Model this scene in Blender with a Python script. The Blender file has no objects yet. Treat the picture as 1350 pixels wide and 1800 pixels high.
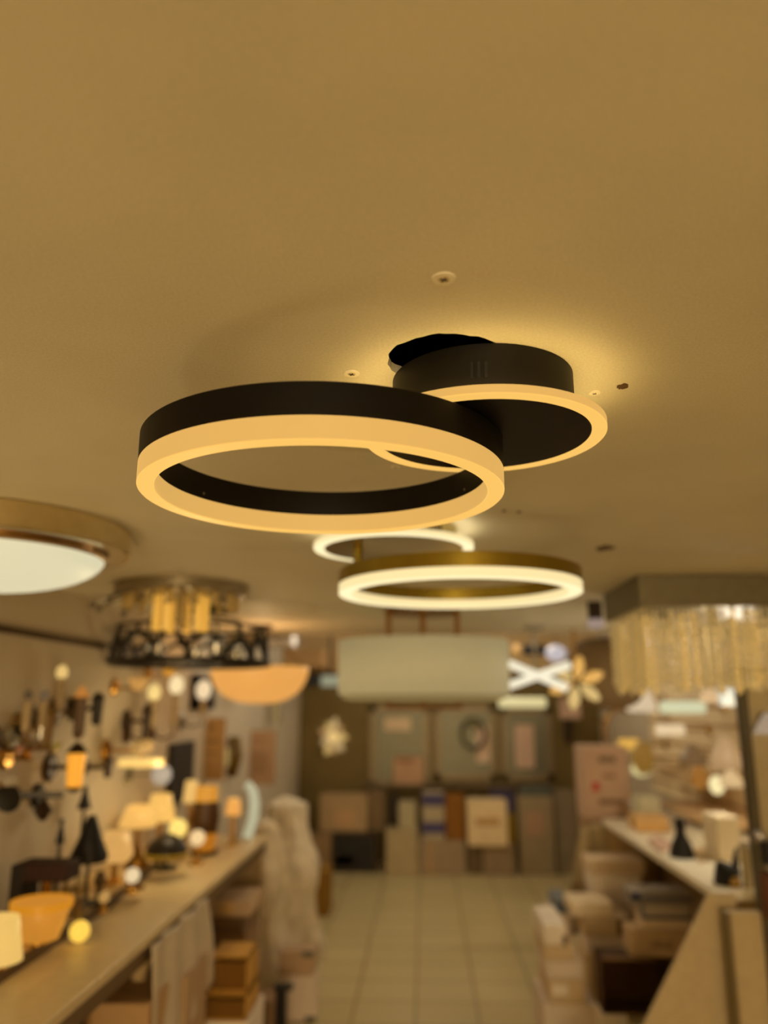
import bpy, bmesh, math, random
from mathutils import Vector, Matrix
random.seed(7)
sc = bpy.context.scene
COL = sc.collection
PI = math.pi

# ------------------------------------------------------------------ camera
F = 1390.0
VP = (747.0, 1235.0)
CAMZ = 1.6
_d = Vector(((VP[0]-675)/F, (900-VP[1])/F, 1.0)).normalized()      # +Y of the aisle in (right, up, forward)
_u = Vector((0, _d.z, -_d.y)).normalized()
_x = _d.cross(_u)
if _x.x < 0: _x = -_x
RW = Matrix((_x, _d, _u))                                           # camera axes -> world axes
CAM = Vector((0, 0, CAMZ))

def W(px, py, x=None, y=None, z=None):
    """world point where the sight line of a photo pixel meets a wall, floor or depth plane"""
    d = RW @ Vector(((px-675)/F, (900-py)/F, 1.0))
    t = x/d.x if x is not None else (y/d.y if y is not None else (z-CAMZ)/d.z)
    return CAM + d*t

cam = bpy.data.cameras.new('camera')
cam.sensor_fit = 'HORIZONTAL'; cam.sensor_width = 36.0
cam.lens = F/1350*36.0
cam.clip_start = 0.02; cam.clip_end = 60
cam.dof.use_dof = True
cam.dof.focus_distance = 0.99
cam.dof.aperture_fstop = cam.lens/1000.0/0.0155
co = bpy.data.objects.new('camera', cam); COL.objects.link(co)
r_ = RW @ Vector((1, 0, 0)); u_ = RW @ Vector((0, 1, 0)); f_ = RW @ Vector((0, 0, 1))
co.matrix_world = Matrix(((r_.x, u_.x, -f_.x, 0), (r_.y, u_.y, -f_.y, 0), (r_.z, u_.z, -f_.z, CAMZ), (0, 0, 0, 1)))
sc.camera = co

# ------------------------------------------------------------------ materials
def lin(c):
    c = c/255.0
    return c/12.92 if c <= .04045 else ((c+.055)/1.055)**2.4
def rgb(t): return (lin(t[0]), lin(t[1]), lin(t[2]), 1)
_M = {}
def mat(col, rough=.5, metal=0.0, emit=None, k=0.0, var=.06, scale=30, bump=0.0, trans=0.0, alpha=1.0, spec=.5, ior=1.45):
    key = (col, rough, metal, emit, k, var, scale, bump, trans, alpha, spec)
    if key in _M: return _M[key]
    m = bpy.data.materials.new('surface_%d' % len(_M)); m.use_nodes = True
    nt = m.node_tree; b = nt.nodes['Principled BSDF']
    b.inputs['Roughness'].default_value = rough
    b.inputs['Metallic'].default_value = metal
    b.inputs['Transmission Weight'].default_value = trans
    b.inputs['Alpha'].default_value = alpha
    b.inputs['IOR'].default_value = ior
    b.inputs['Specular IOR Level'].default_value = spec
    c = rgb(col)
    if var:
        tc = nt.nodes.new('ShaderNodeTexCoord')
        no = nt.nodes.new('ShaderNodeTexNoise'); no.inputs['Scale'].default_value = scale
        no.inputs['Detail'].default_value = 3
        ra = nt.nodes.new('ShaderNodeValToRGB')
        ra.color_ramp.elements[0].position = .3; ra.color_ramp.elements[1].position = .7
        ra.color_ramp.elements[0].color = tuple(max(0, v*(1-var)) for v in c[:3])+(1,)
        ra.color_ramp.elements[1].color = tuple(min(1, v*(1+var)) for v in c[:3])+(1,)
        nt.links.new(tc.outputs['Object'], no.inputs['Vector'])
        nt.links.new(no.outputs['Fac'], ra.inputs['Fac'])
        nt.links.new(ra.outputs['Color'], b.inputs['Base Color'])
        if bump:
            bp = nt.nodes.new('ShaderNodeBump'); bp.inputs['Strength'].default_value = bump
            bp.inputs['Distance'].default_value = .002
            nt.links.new(no.outputs['Fac'], bp.inputs['Height']); nt.links.new(bp.outputs['Normal'], b.inputs['Normal'])
    else:
        b.inputs['Base Color'].default_value = c
    if emit:
        b.inputs['Emission Color'].default_value = rgb(emit)
        b.inputs['Emission Strength'].default_value = k
    _M[key] = m
    return m

WHITE = mat((228, 222, 210), .55)
CREAM = mat((226, 208, 170), .6)
BLACK = mat((14, 12, 11), .45)
BLACKM = mat((20, 18, 16), .38, .4)
CHROME = mat((200, 198, 192), .12, 1.0)
STEEL = mat((140, 132, 116), .28, 1.0)
BRASS = mat((196, 150, 70), .25, 1.0)
DBRASS = mat((150, 106, 40), .32, 1.0)
BRONZE = mat((88, 62, 36), .35, .8)
DARKB = mat((52, 34, 20), .5)
CARD = mat((168, 112, 50), .8, scale=14)
GLASS = mat((225, 220, 205), .08, trans=.75, var=0)
def glow(col, k, base=None): return mat(base or tuple(int(v*.55) for v in col), .4, emit=col, k=k*.96, var=0)

# ------------------------------------------------------------------ mesh builder
class MB:
    def __init__(s): s.bm = bmesh.new(); s.smooth = False
    def box(s, x0, x1, y0, y1, z0, z1, mi=0):
        v = [s.bm.verts.new(p) for p in ((x0,y0,z0),(x1,y0,z0),(x1,y1,z0),(x0,y1,z0),(x0,y0,z1),(x1,y0,z1),(x1,y1,z1),(x0,y1,z1))]
        for q in ((3,2,1,0),(4,5,6,7),(0,1,5,4),(1,2,6,5),(2,3,7,6),(3,0,4,7)):
            f = s.bm.faces.new([v[i] for i in q]); f.material_index = mi
        return s
    def rbox(s, c, size, M=None):
        n = len(s.bm.verts); s.bm.verts.ensure_lookup_table()
        hx, hy, hz = size[0]/2, size[1]/2, size[2]/2
        t = MB().box(-hx, hx, -hy, hy, -hz, hz)
        s.add(t, Matrix.Translation(c) @ (M.to_4x4() if M else Matrix.Identity(4)))
        return s
    def add(s, other, M):
        me = bpy.data.meshes.new('t'); other.bm.to_mesh(me); me.transform(M); s.bm.from_mesh(me); bpy.data.meshes.remove(me)
        return s
    def lathe(s, prof, c=(0,0,0), seg=40, M=None, mis=None, wob=None, closed=False):
        """prof: list of (r, z); revolved about the z axis through c (or M applied)"""
        T = Matrix.Translation(c) @ (M.to_4x4() if M else Matrix.Identity(4))
        rings = []
        for r, z in prof:
            if r < 1e-6: rings.append([s.bm.verts.new(T @ Vector((0, 0, z)))])
            else:
                rings.append([s.bm.verts.new(T @ Vector((r*(wob(a, z) if wob else 1)*math.cos(a), r*(wob(a, z) if wob else 1)*math.sin(a), z)))
                              for a in (2*PI*i/seg for i in range(seg))])
        pairs = list(zip(rings, rings[1:]))
        if closed: pairs.append((rings[-1], rings[0]))
        for k, (a, b) in enumerate(pairs):
            for i in range(seg):
                j = (i+1) % seg
                if len(a) == 1 and len(b) == 1: continue
                if len(a) == 1: q = [a[0], b[j], b[i]]
                elif len(b) == 1: q = [a[i], a[j], b[0]]
                else: q = [a[i], a[j], b[j], b[i]]
                f = s.bm.faces.new(q); f.smooth = True
                if mis: f.material_index = mis[k]
        s.smooth = True
        return s
    def ball(s, c, r, sc_=(1,1,1), seg=20):
        n = 10
        prof = [(r*math.sin(PI*i/n), -r*math.cos(PI*i/n)) for i in range(n+1)]
        prof[0] = (0, -r); prof[-1] = (0, r)
        return s.lathe(prof, c, seg, Matrix.Diagonal(Vector(sc_)))
    def tube(s, pts, r, seg=10, closed=False):
        P = [Vector(p) for p in pts]; n = len(P); rings = []
        rr = r if isinstance(r, (list, tuple)) else [r]*n
        prev = None
        for i, p in enumerate(P):
            if closed: d = P[(i+1) % n]-P[i-1]
            else: d = P[min(i+1, n-1)]-P[max(i-1, 0)]
            d.normalize()
            if prev is None:
                a = Vector((0,0,1)) if abs(d.z) < .9 else Vector((1,0,0))
                e = d.cross(a).normalized()
            else:
                e = (prev-d*prev.dot(d)).normalized()
            prev = e; g = d.cross(e)
            rings.append([s.bm.verts.new(p+(e*math.cos(2*PI*k/seg)+g*math.sin(2*PI*k/seg))*rr[i]) for k in range(seg)])
        for a, b in (list(zip(rings, rings[1:]))+([(rings[-1], rings[0])] if closed else [])):
            for k in range(seg):
                f = s.bm.faces.new([a[k], a[(k+1) % seg], b[(k+1) % seg], b[k]]); f.smooth = True
        if not closed:
            s.bm.faces.new(rings[0][::-1]); s.bm.faces.new(rings[-1])
        s.smooth = True
        return s
    def prism(s, poly, axis, a, b):
        """poly: 2D points in the plane normal to axis ('x','y','z'), extruded from a to b"""
        def mk(p, t):
            return {'x': (t, p[0], p[1]), 'y': (p[0], t, p[1]), 'z': (p[0], p[1], t)}[axis]
        A = [s.bm.verts.new(mk(p, a)) for p in poly]; B = [s.bm.verts.new(mk(p, b)) for p in poly]
        n = len(poly)
        s.bm.faces.new(A[::-1]); s.bm.faces.new(B)
        for i in range(n): s.bm.faces.new([A[i], A[(i+1) % n], B[(i+1) % n], B[i]])
        return s
    def grid(s, fn, nu, nv):
        V = [[s.bm.verts.new(fn(i/nu, j/nv)) for j in range(nv+1)] for i in range(nu+1)]
        for i in range(nu):
            for j in range(nv):
                f = s.bm.faces.new([V[i][j], V[i+1][j], V[i+1][j+1], V[i][j+1]]); f.smooth = True
        s.smooth = True
        return s
    def build(s, name, m, parent=None, bevel=0.0, solid=0.0, origin=None):
        bmesh.ops.recalc_face_normals(s.bm, faces=s.bm.faces)
        me = bpy.data.meshes.new(name); s.bm.to_mesh(me); s.bm.free()
        for k in (m if isinstance(m, (list, tuple)) else [m]): me.materials.append(k)
        o = bpy.data.objects.new(name, me); COL.objects.link(o)
        root = parent
        while root is not None and root.parent is not None: root = root.parent
        if root is not None:
            off = Vector(root.location); o.parent = parent
        else:
            if origin is None:
                co_ = [v.co for v in me.vertices]
                xs = [v.x for v in co_]; ys = [v.y for v in co_]; zs = [v.z for v in co_]
                origin = ((min(xs)+max(xs))/2, (min(ys)+max(ys))/2, min(zs))
            off = Vector(origin); o.location = off
        me.transform(Matrix.Translation(-off))
        if s.smooth:
            try: me.set_sharp_from_angle(angle=math.radians(35))
            except Exception: pass
        if solid:
            md = o.modifiers.new('solid', 'SOLIDIFY'); md.thickness = solid; md.offset = 0
        if bevel:
            md = o.modifiers.new('bevel', 'BEVEL'); md.width = bevel; md.segments = 2; md.limit_method = 'ANGLE'
        return o

def tag(o, label, cat, group=None):
    o['label'] = label; o['category'] = cat
    if group: o['group'] = group
    return o
def thing(name, label, cat, loc, group=None):
    o = bpy.data.objects.new(name, None); COL.objects.link(o); o.empty_display_size = .05
    o.location = loc
    return tag(o, label, cat, group)
def struct(o): o['kind'] = 'structure'; return o
ROTX = lambda a: Matrix.Rotation(a, 3, 'X')
ROTY = lambda a: Matrix.Rotation(a, 3, 'Y')
ROTZ = lambda a: Matrix.Rotation(a, 3, 'Z')
AX = ROTY(PI/2)          # lathe axis turned to +X (out of the left wall)
AXN = ROTY(-PI/2)        # lathe axis turned to -X (out of the right wall)

# ------------------------------------------------------------------ the room
CZ = 2.01           # shop ceiling
LX, RX, BY, FY = -1.35, 1.85, 8.75, -6.4
RZ = 2.42           # higher ceiling of the back area
EY = 4.82           # where the low ceiling ends

# ceiling plaster
def plaster(col, var, name):
    m = bpy.data.materials.new(name); m.use_nodes = True
    nt = m.node_tree; b = nt.nodes['Principled BSDF']; b.inputs['Roughness'].default_value = .62
    b.inputs['Specular IOR Level'].default_value = .35
    tc = nt.nodes.new('ShaderNodeTexCoord')
    n1 = nt.nodes.new('ShaderNodeTexNoise'); n1.inputs['Scale'].default_value = 2.2; n1.inputs['Detail'].default_value = 4
    n2 = nt.nodes.new('ShaderNodeTexNoise'); n2.inputs['Scale'].default_value = 300; n2.inputs['Detail'].default_value = 2
    mx = nt.nodes.new('ShaderNodeMix'); mx.data_type = 'FLOAT'; mx.inputs[0].default_value = .45
    ra = nt.nodes.new('ShaderNodeValToRGB')
    ra.color_ramp.elements[0].position = .32; ra.color_ramp.elements[1].position = .68
    c = rgb(col)
    ra.color_ramp.elements[0].color = tuple(v*(1-var) for v in c[:3])+(1,)
    ra.color_ramp.elements[1].color = tuple(v*(1+var) for v in c[:3])+(1,)
    L = nt.links.new
    L(tc.outputs['Object'], n1.inputs['Vector']); L(tc.outputs['Object'], n2.inputs['Vector'])
    L(n1.outputs['Fac'], mx.inputs[2]); L(n2.outputs['Fac'], mx.inputs[3]); L(mx.outputs[0], ra.inputs['Fac'])
    L(ra.outputs['Color'], b.inputs['Base Color'])
    bp = nt.nodes.new('ShaderNodeBump'); bp.inputs['Strength'].default_value = .25; bp.inputs['Distance'].default_value = .0008
    L(n2.outputs['Fac'], bp.inputs['Height']); L(bp.outputs['Normal'], b.inputs['Normal'])
    return m
CEILM = plaster((214, 206, 182), .13, 'ceiling_plaster')
WALLM = plaster((204, 190, 166), .06, 'wall_paint')

HOLE = (.030, .905, .0715)
hx, hy, hr = HOLE
m = MB()
n = 48; q = .2
TH = .012
rim = [hr*(1+.018*math.sin(7*2*PI*i/n+1)+.014*math.sin(17*2*PI*i/n)) for i in range(n)]
def sq(a):
    c, s = math.cos(a), math.sin(a); k = q/max(abs(c), abs(s)); return (hx+c*k, hy+s*k)
inn = [m.bm.verts.new((hx+rim[i]*math.cos(2*PI*i/n), hy+rim[i]*math.sin(2*PI*i/n), CZ)) for i in range(n)]
inn2 = [m.bm.verts.new((v.co.x, v.co.y, CZ+TH)) for v in inn]
out = [m.bm.verts.new((*sq(2*PI*i/n), CZ)) for i in range(n)]
for i in range(n):
    j = (i+1) % n
    m.bm.faces.new([inn[i], inn[j], out[j], out[i]]); m.bm.faces.new([inn[i], inn[j], inn2[j], inn2[i]])
for x0, x1, y0, y1 in ((LX, RX, FY, hy-q), (LX, RX, hy+q, EY), (LX, hx-q, hy-q, hy+q), (hx+q, RX, hy-q, hy+q)):
    v = [m.bm.verts.new(p) for p in ((x0, y0, CZ), (x1, y0, CZ), (x1, y1, CZ), (x0, y1, CZ))]
    m.bm.faces.new(v)
ceil = struct(m.build('ceiling', CEILM, origin=(0, 0, CZ)))
struct(MB().box(LX-.1, RX+.1, FY, EY, CZ+.2, CZ+.24).build('trim_4', mat((30, 24, 18), .9)))           # sheet coloured dark for the shade inside the ceiling hole
struct(MB().box(LX, RX, EY, BY, RZ, RZ+.04).build('trim_5', CEILM))                                     # raised back ceiling
struct(MB().box(LX, RX, EY, EY+.03, CZ-.012, RZ).build('trim_1', mat((190, 176, 146), .6)))            # edge of the low ceiling

# floor: square tiles
m = bpy.data.materials.new('floor_tile'); m.use_nodes = True
nt = m.node_tree; b = nt.nodes['Principled BSDF']; b.inputs['Roughness'].default_value = .35
tc = nt.nodes.new('ShaderNodeTexCoord'); mp = nt.nodes.new('ShaderNodeMapping')
mp.inputs['Location'].default_value = (.4, .1, 0)
br = nt.nodes.new('ShaderNodeTexBrick'); br.offset = 0; br.squash = 1
br.inputs['Scale'].default_value = 1.0; br.inputs['Brick Width'].default_value = .331; br.inputs['Row Height'].default_value = .331
br.inputs['Mortar Size'].default_value = .008; br.inputs['Mortar Smooth'].default_value = .2
br.inputs['Color1'].default_value = rgb((204, 188, 140)); br.inputs['Color2'].default_value = rgb((196, 180, 132))
br.inputs['Mortar'].default_value = rgb((150, 130, 88))
nt.links.new(tc.outputs['Object'], mp.inputs['Vector']); nt.links.new(mp.outputs['Vector'], br.inputs['Vector'])
nt.links.new(br.outputs['Color'], b.inputs['Base Color'])
struct(MB().box(LX, RX, FY, BY, -.05, 0).build('floor', m, origin=(0, 0, 0)))

struct(MB().box(LX-.1, LX, FY, BY, 0, RZ).build('wall_left', WALLM))
struct(MB().box(RX, RX+.1, FY, BY, 0, RZ).build('wall_right', WALLM))
struct(MB().box(LX, RX, FY-.1, FY, 0, RZ).build('wall_rear', WALLM))
OLIVE = mat((112, 92, 44), .7, scale=6)
zsp = W(560, 1182, y=BY).z
m = MB().box(LX, RX, BY, BY+.1, 0, zsp)
struct(m.build('wall_back', OLIVE))
struct(MB().box(LX, RX, BY, BY+.1, zsp, RZ).build('trim_2', mat((206, 174, 122), .6)))
rz0 = W(0, 1105, x=LX).z
struct(MB().box(LX, LX+.012, FY, BY, rz0-.012, rz0+.012).build('trim_3', mat((74, 56, 32), .5)))

# ------------------------------------------------------------------ the two ring lights
def annulus(m, c, ri, ro, z0, z1, seg=96):
    # outer wall, bottom, inner wall, top   (material slots 0 = wall, 1 = bottom, 2 = top)
    return m.lathe([(ro, z1), (ro, z0+.0012), (ro-.0012, z0), (ri+.0012, z0), (ri, z0+.0012), (ri, z1)], (c[0], c[1], 0), seg,
                   mis=[0, 1, 1, 1, 0, 2], closed=True)
def ring_light(P):
    t = thing(P['name'], P['label'], 'ceiling light', (P['bc'][0], P['bc'][1], CZ), None)
    metal = P['metal']; D = P['dif']
    bc, br_, dz, dt = P['bc'], P['br'], P['dz'], P['dt']
    dc, dr, pr = P['dc'], P['dr'], P['pr']
    # canopy against the ceiling
    can = MB().lathe([(0, CZ-.0005), (br_, CZ-.0005), (br_, dz+dt+.001), (0, dz+dt+.001)], (bc[0], bc[1], 0), 72).build('canopy', P['canmat'], t)
    v = MB()
    for a in P['vents']:
        cx, cy = bc[0]+br_*math.cos(a), bc[1]+br_*math.sin(a)
        v.rbox((cx, cy, (CZ+dz+dt)/2-.004), (.004, .0035, .02), ROTZ(a))
    v.build('vent_slot', P['slot'], can)
    a = P['knob']
    MB().lathe([(0, 0), (.006, 0), (.006, .007), (.004, .009), (0, .009)], (bc[0]+br_*math.cos(a)*.99, bc[1]+br_*math.sin(a)*.99, dz+dt+.014), 16,
               ROTZ(a) @ AX).build('side_screw', P['slot'], can)
    # small disc
    MB().lathe([(0, dz), (pr-.001, dz), (pr, dz+.001), (pr, dz+dt), (0, dz+dt)], (dc[0], dc[1], 0), 80).build('disc_plate', P['platemat'], t)
    annulus(MB(), dc, pr+.0004, dr, dz-.0005, dz+dt).build('disc_diffuser', D, t)
    # large ring
    rc, ro, ri, z0, z1, z2 = P['rc'], P['ro'], P['ri'], P['z0'], P['z1'], P['z2']
    fr = MB(); fr.lathe([(ro, z2-.001), (ro-.001, z2), (ri+.001, z2), (ri, z2-.001), (ri, z1), (ro, z1)], (rc[0], rc[1], 0), 120, closed=True)
    fr = fr.build('ring_frame', metal, t)
    annulus(MB(), rc, ri+P['step'], ro-P['step'], z0, z1, 120).build('ring_diffuser', D, t)
    for a in P['screws']:
        MB().lathe([(0, 0), (.0022, 0), (.002, .001), (.0008, .001), (.0008, .0004), (0, .0004)], (rc[0]+(ri-.0002)*math.cos(a), rc[1]+(ri-.0002)*math.sin(a), z1+.008), 14,
                   ROTZ(a+PI) @ AX).build('grub_screw', STEEL, fr)
    # bracket between disc and ring
    if z2 < dz-.0005:
        mx, my = (dc[0]+rc[0])/2, (dc[1]+rc[1])/2
        dv = Vector((rc[0]-dc[0], rc[1]-dc[1])).normalized()
        px, py = rc[0]-dv.x*(ro+ri)/2, rc[1]-dv.y*(ro+ri)/2
        sp = MB()
        sp.lathe([(0, z2-.0005), (.011, z2-.0005), (.011, dz+.0005), (0, dz+.0005)], (px, py, 0), 20)
        sp.build('spacer', metal, t)
    return t

WARM_OUT = glow((216, 170, 92), 1.0); WARM_BOT = glow((240, 190, 98), 1.05); WARM_TOP = glow((255, 214, 128), 6.2)
COOL_OUT = glow((246, 226, 168), 1.0); COOL_BOT = glow((255, 240, 190), 1.1); COOL_TOP = glow((255, 236, 190), 3.5)
BLKANOD = mat((11, 7, 5), .5, 0, var=.12, scale=900, spec=.25)
BLKCAN = mat((15, 12, 7), .55, 0, var=.35, scale=1400, spec=.3)
GOLDAN = mat((156, 134, 50), .33, .85)
GOLDPL = mat((150, 128, 84), .3, .85)

f0 = CAMZ
ring_light(dict(name='ring_ceiling_light', label='black double-ring ceiling light glowing warm amber, nearest the camera',
    bc=(.0795, .977), br=.1172, dz=f0+.340, dt=.0105, dc=(.081, 1.000), dr=.159, pr=.1395,
    rc=(-.134, 1.030), ro=.2425, ri=.2205, z0=f0+.2700, z1=f0+.2975, z2=f0+.3365, step=0.0,
    metal=BLKANOD, canmat=BLKCAN, platemat=BLKANOD, slot=BLACK, dif=[WARM_OUT, WARM_BOT, WARM_TOP],
    vents=[math.radians(v) for v in (-92, -96, -100)], knob=math.radians(-12), screws=[math.radians(v) for v in (152, 27)]))
ring_light(dict(name='ring_ceiling_light', label='gold double-ring ceiling light glowing creamy white, behind the black one',
    bc=(-.068, 1.880), br=.150, dz=f0+.360, dt=.012, dc=(-.0715, 1.885), dr=.1935, pr=.168,
    rc=(.089, 1.985), ro=.302, ri=.270, z0=f0+.2620, z1=f0+.2850, z2=f0+.3185, step=0.0,
    metal=GOLDAN, canmat=mat((176, 160, 110), .4, .6), platemat=GOLDPL, slot=DARKB, dif=[COOL_OUT, COOL_BOT, COOL_TOP],
    vents=[math.radians(v) for v in (-44, -48, -52, -56)], knob=math.radians(200), screws=[math.radians(160)]))

# screws and chips in the ceiling
PLUG = mat((236, 228, 206), .5)
def ceiling_screw(px, py, label, r=.0105, dark=True):
    p = W(px, py, z=CZ)
    t = thing('ceiling_screw', label, 'screw', p, 'screws left in the ceiling plaster')
    MB().lathe([(r*.5, CZ+.0006), (r, CZ+.0006), (r, CZ-.0008), (r*.93, CZ-.0015), (r*.5, CZ-.0015)], (p.x, p.y, 0), 32, closed=True).build('washer', PLUG, t)
    h = MB().lathe([(0, CZ-.0019), (r*.44, CZ-.0019), (r*.5, CZ-.0014), (r*.5, CZ+.0006), (0, CZ+.0006)], (p.x, p.y, 0), 24).build('screw_head', mat((206, 190, 156), .4, .2) if dark else PLUG, t)
    c = MB()
    for a in (.5, .5+PI/2): c.rbox((p.x, p.y, CZ-.0020), (r*.72, r*.17, .0004), ROTZ(a))
    c.build('cross_slot', DARKB, h)
ceiling_screw(780, 489, 'white ceiling screw and washer alone, nearest the camera', .0122)
ceiling_screw(618, 656, 'white ceiling screw just above the large black ring', .0105)
ceiling_screw(1045, 690, 'pale ceiling screw right of the small amber disc', .0080, False)
ceiling_screw(695, 820, 'faint ceiling screw seen through the large black ring', .0085, False)
def chip(px, py, label, rx, ry, name='plaster_chip'):
    p = W(px, py, z=CZ); m = MB()
    n = 18
    poly = [(p.x+rx*math.cos(2*PI*i/n)*(.65+.45*random.random()), p.y+ry*math.sin(2*PI*i/n)*(.65+.45*random.random())) for i in range(n)]
    m.prism(poly, 'z', CZ-.0008, CZ+.0005)
    tag(m.build(name, mat((92, 66, 34), .8, var=.4, scale=300)), label, 'chip', 'chips in the ceiling plaster')
chip(1095, 679, 'dark chipped plaster spot right of the pale ceiling screw', .0085, .011)
chip(886, 898, 'small dark plaster chip behind the ring, left of a pair', .006, .010)
chip(912, 900, 'small dark plaster chip behind the ring, right of a pair', .006, .010)
chip(1062, 963, 'wide grey plaster scar right of the gold ring light', .030, .045)

# ------------------------------------------------------------------ ceiling fixtures further back
# dome light, left
dc = (-1.035, 1.80); dr = .325
t = thing('dome_ceiling_light', 'brushed brass flush dome light with milky glass, cut off at left', 'ceiling light', (dc[0], dc[1], CZ))
MB().lathe([(dr-.005, CZ-.0005), (dr, CZ-.004), (dr, CZ-.058), (dr-.004, CZ-.062), (dr-.05, CZ-.062), (dr-.05, CZ-.0005)], (*dc, 0), 96, closed=True).build('metal_band', mat((216, 202, 164), .2, 1.0), t)
MB().lathe([(dr-.05, CZ-.058), (dr-.05, CZ-.072), (dr-.062, CZ-.076), (dr-.075, CZ-.070), (dr-.075, CZ-.058)], (*dc, 0), 72, closed=True).build('inner_ring', mat((150, 120, 80), .25, 1.0), t)
R0 = dr-.058
prof = [(R0*math.cos(a), CZ-.066-.088*math.sin(a)) for a in (PI/2*i/12 for i in range(13))]; prof[-1] = (0, prof[-1][1])
MB().lathe(prof, (*dc, 0), 72).build('glass_dome', glow((222, 216, 180), .92), t)

# crystal chandelier, left of middle
cc = (-.87, 2.80)
t = thing('crystal_chandelier', 'round chrome and gold crystal chandelier above the black cage lamp', 'chandelier', (*cc, CZ))
MB().lathe([(0, CZ-.0005), (.235, CZ-.0005), (.235, CZ-.03), (.225, CZ-.036), (0, CZ-.036)], (*cc, 0), 56).build('ceiling_plate', mat((150, 138, 112), .35, .7), t)
CRY = mat((238, 214, 150), .12, trans=.55, var=0); CRYL = mat((240, 205, 120), .2, emit=(216, 166, 70), k=.55, var=0)  # second crystal material glows so some strands look lit
for tier, (rad, n, zt, zb) in enumerate(((.19, 15, CZ-.036, CZ-.085), (.085, 9, CZ-.036, CZ-.165))):
    for i in range(n):
        a = 2*PI*i/n+.2
        c = (cc[0]+rad*math.cos(a), cc[1]+rad*math.sin(a))
        m = MB(); z = zt
        m.tube([(c[0], c[1], zt+.002), (c[0], c[1], zb)], .0016, 6)
        while z > zb+.01:
            m.rbox((c[0], c[1], z-.014), (.022, .022, .022), ROTZ(a+.6)); z -= .0255
        m.build('crystal_strand', CRYL if (tier == 1 and i % 3 != 1) else CRY, t)
for i in range(5):
    a = PI+.5*(i-2); 
    m = MB().tube([(cc[0]+.2*math.cos(a), cc[1]+.2*math.sin(a), CZ-.034), (cc[0]+.3*math.cos(a), cc[1]+.3*math.sin(a), CZ-.075)], .004, 8)
    m.ball((cc[0]+.3*math.cos(a), cc[1]+.3*math.sin(a), CZ-.085), .013)
    m.build('arm', STEEL, t)

# black bar flush light beside the crystals
p = W(376, 1071, y=3.05)
t = thing('bar_ceiling_light', 'slim black bar light right of the gold crystals', 'ceiling light', (p.x, 3.05, CZ))
MB().lathe([(0, CZ-.0005), (.03, CZ-.0005), (.03, p.z), (0, p.z)], (p.x, 3.05, 0), 24).build('stem', BLACKM, t)
MB().box(p.x-.085, p.x+.085, 3.02, 3.08, p.z-.016, p.z+.006).build('bar', BLACK, t, bevel=.004)

# black cage lamp
gc = (W(335, 1165, y=3.45).x, 3.45)
zb = W(335, 1160, y=3.16).z; zt = W(335, 1093, y=3.16).z
R = .335
t = thing('cage_ceiling_light', 'black web-patterned wire cage drum light with chrome cups', 'ceiling light', (*gc, CZ))
MB().lathe([(0, CZ-.0005), (.09, CZ-.0005), (.09, CZ-.022), (0, CZ-.026)], (*gc, 0), 32).build('canopy', CHROME, t)
m = MB()
for i in range(3):
    a = 2*PI*i/3+.3
    m.tube([(gc[0]+.05*math.cos(a), gc[1]+.05*math.sin(a), CZ-.02), (gc[0]+R*.93*math.cos(a), gc[1]+R*.93*math.sin(a), zt)], .004, 8)
m.build('hanger_rod', BLACKM, t)
m = MB(); N = 14
circ = lambda z, r, n=48: [(gc[0]+r*math.cos(2*PI*i/n), gc[1]+r*math.sin(2*PI*i/n), z) for i in range(n)]
m.tube(circ(zb, R), .013, 8, True); m.tube(circ(zt, R*.94), .007, 8, True)
rnd = random.Random(3)
def cp(a, u): return (gc[0]+R*(1-.06*u)*math.cos(a), gc[1]+R*(1-.06*u)*math.sin(a), zb+(zt-zb)*u)
for i in range(N):
    a0 = 2*PI*i/N; a1 = 2*PI*(i+1)/N; am = (a0+a1)/2+rnd.uniform(-.05, .05)
    u = rnd.uniform(.4, .62); u2 = rnd.uniform(.3, .55)
    m.tube([cp(a0, 0), cp(a0+.03, u2*.9)], .0105, 6)
    m.tube([cp(a0+.03, u2*.9), cp(am, u+.22)], .0105, 6); m.tube([cp(am, u+.22), cp(a1+.03, u2*.9)], .0105, 6)
    m.tube([cp(am, u+.22), cp(am, 1)], .008, 6)
m.build('cage', BLACK, t)
for i in range(5):
    a = 2*PI*i/5+.5; c = (gc[0]+.2*math.cos(a), gc[1]+.2*math.sin(a))
    m = MB().tube([(c[0], c[1], zb+.02), (c[0], c[1], zt+.05)], .006, 8)
    m.lathe([(0, 0), (.024, 0), (.03, .05), (.026, .05), (.02, .006), (0, .006)], (c[0], c[1], zb+.02), 20)
    m.tube([(c[0], c[1], zt+.04), (gc[0], gc[1], CZ-.03)], .004, 8)
    o = m.build('lamp_cup', CHROME, t)
    MB().ball((c[0], c[1], zb+.06), .02).build('bulb', glow((190, 180, 150), .5), o)

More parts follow.
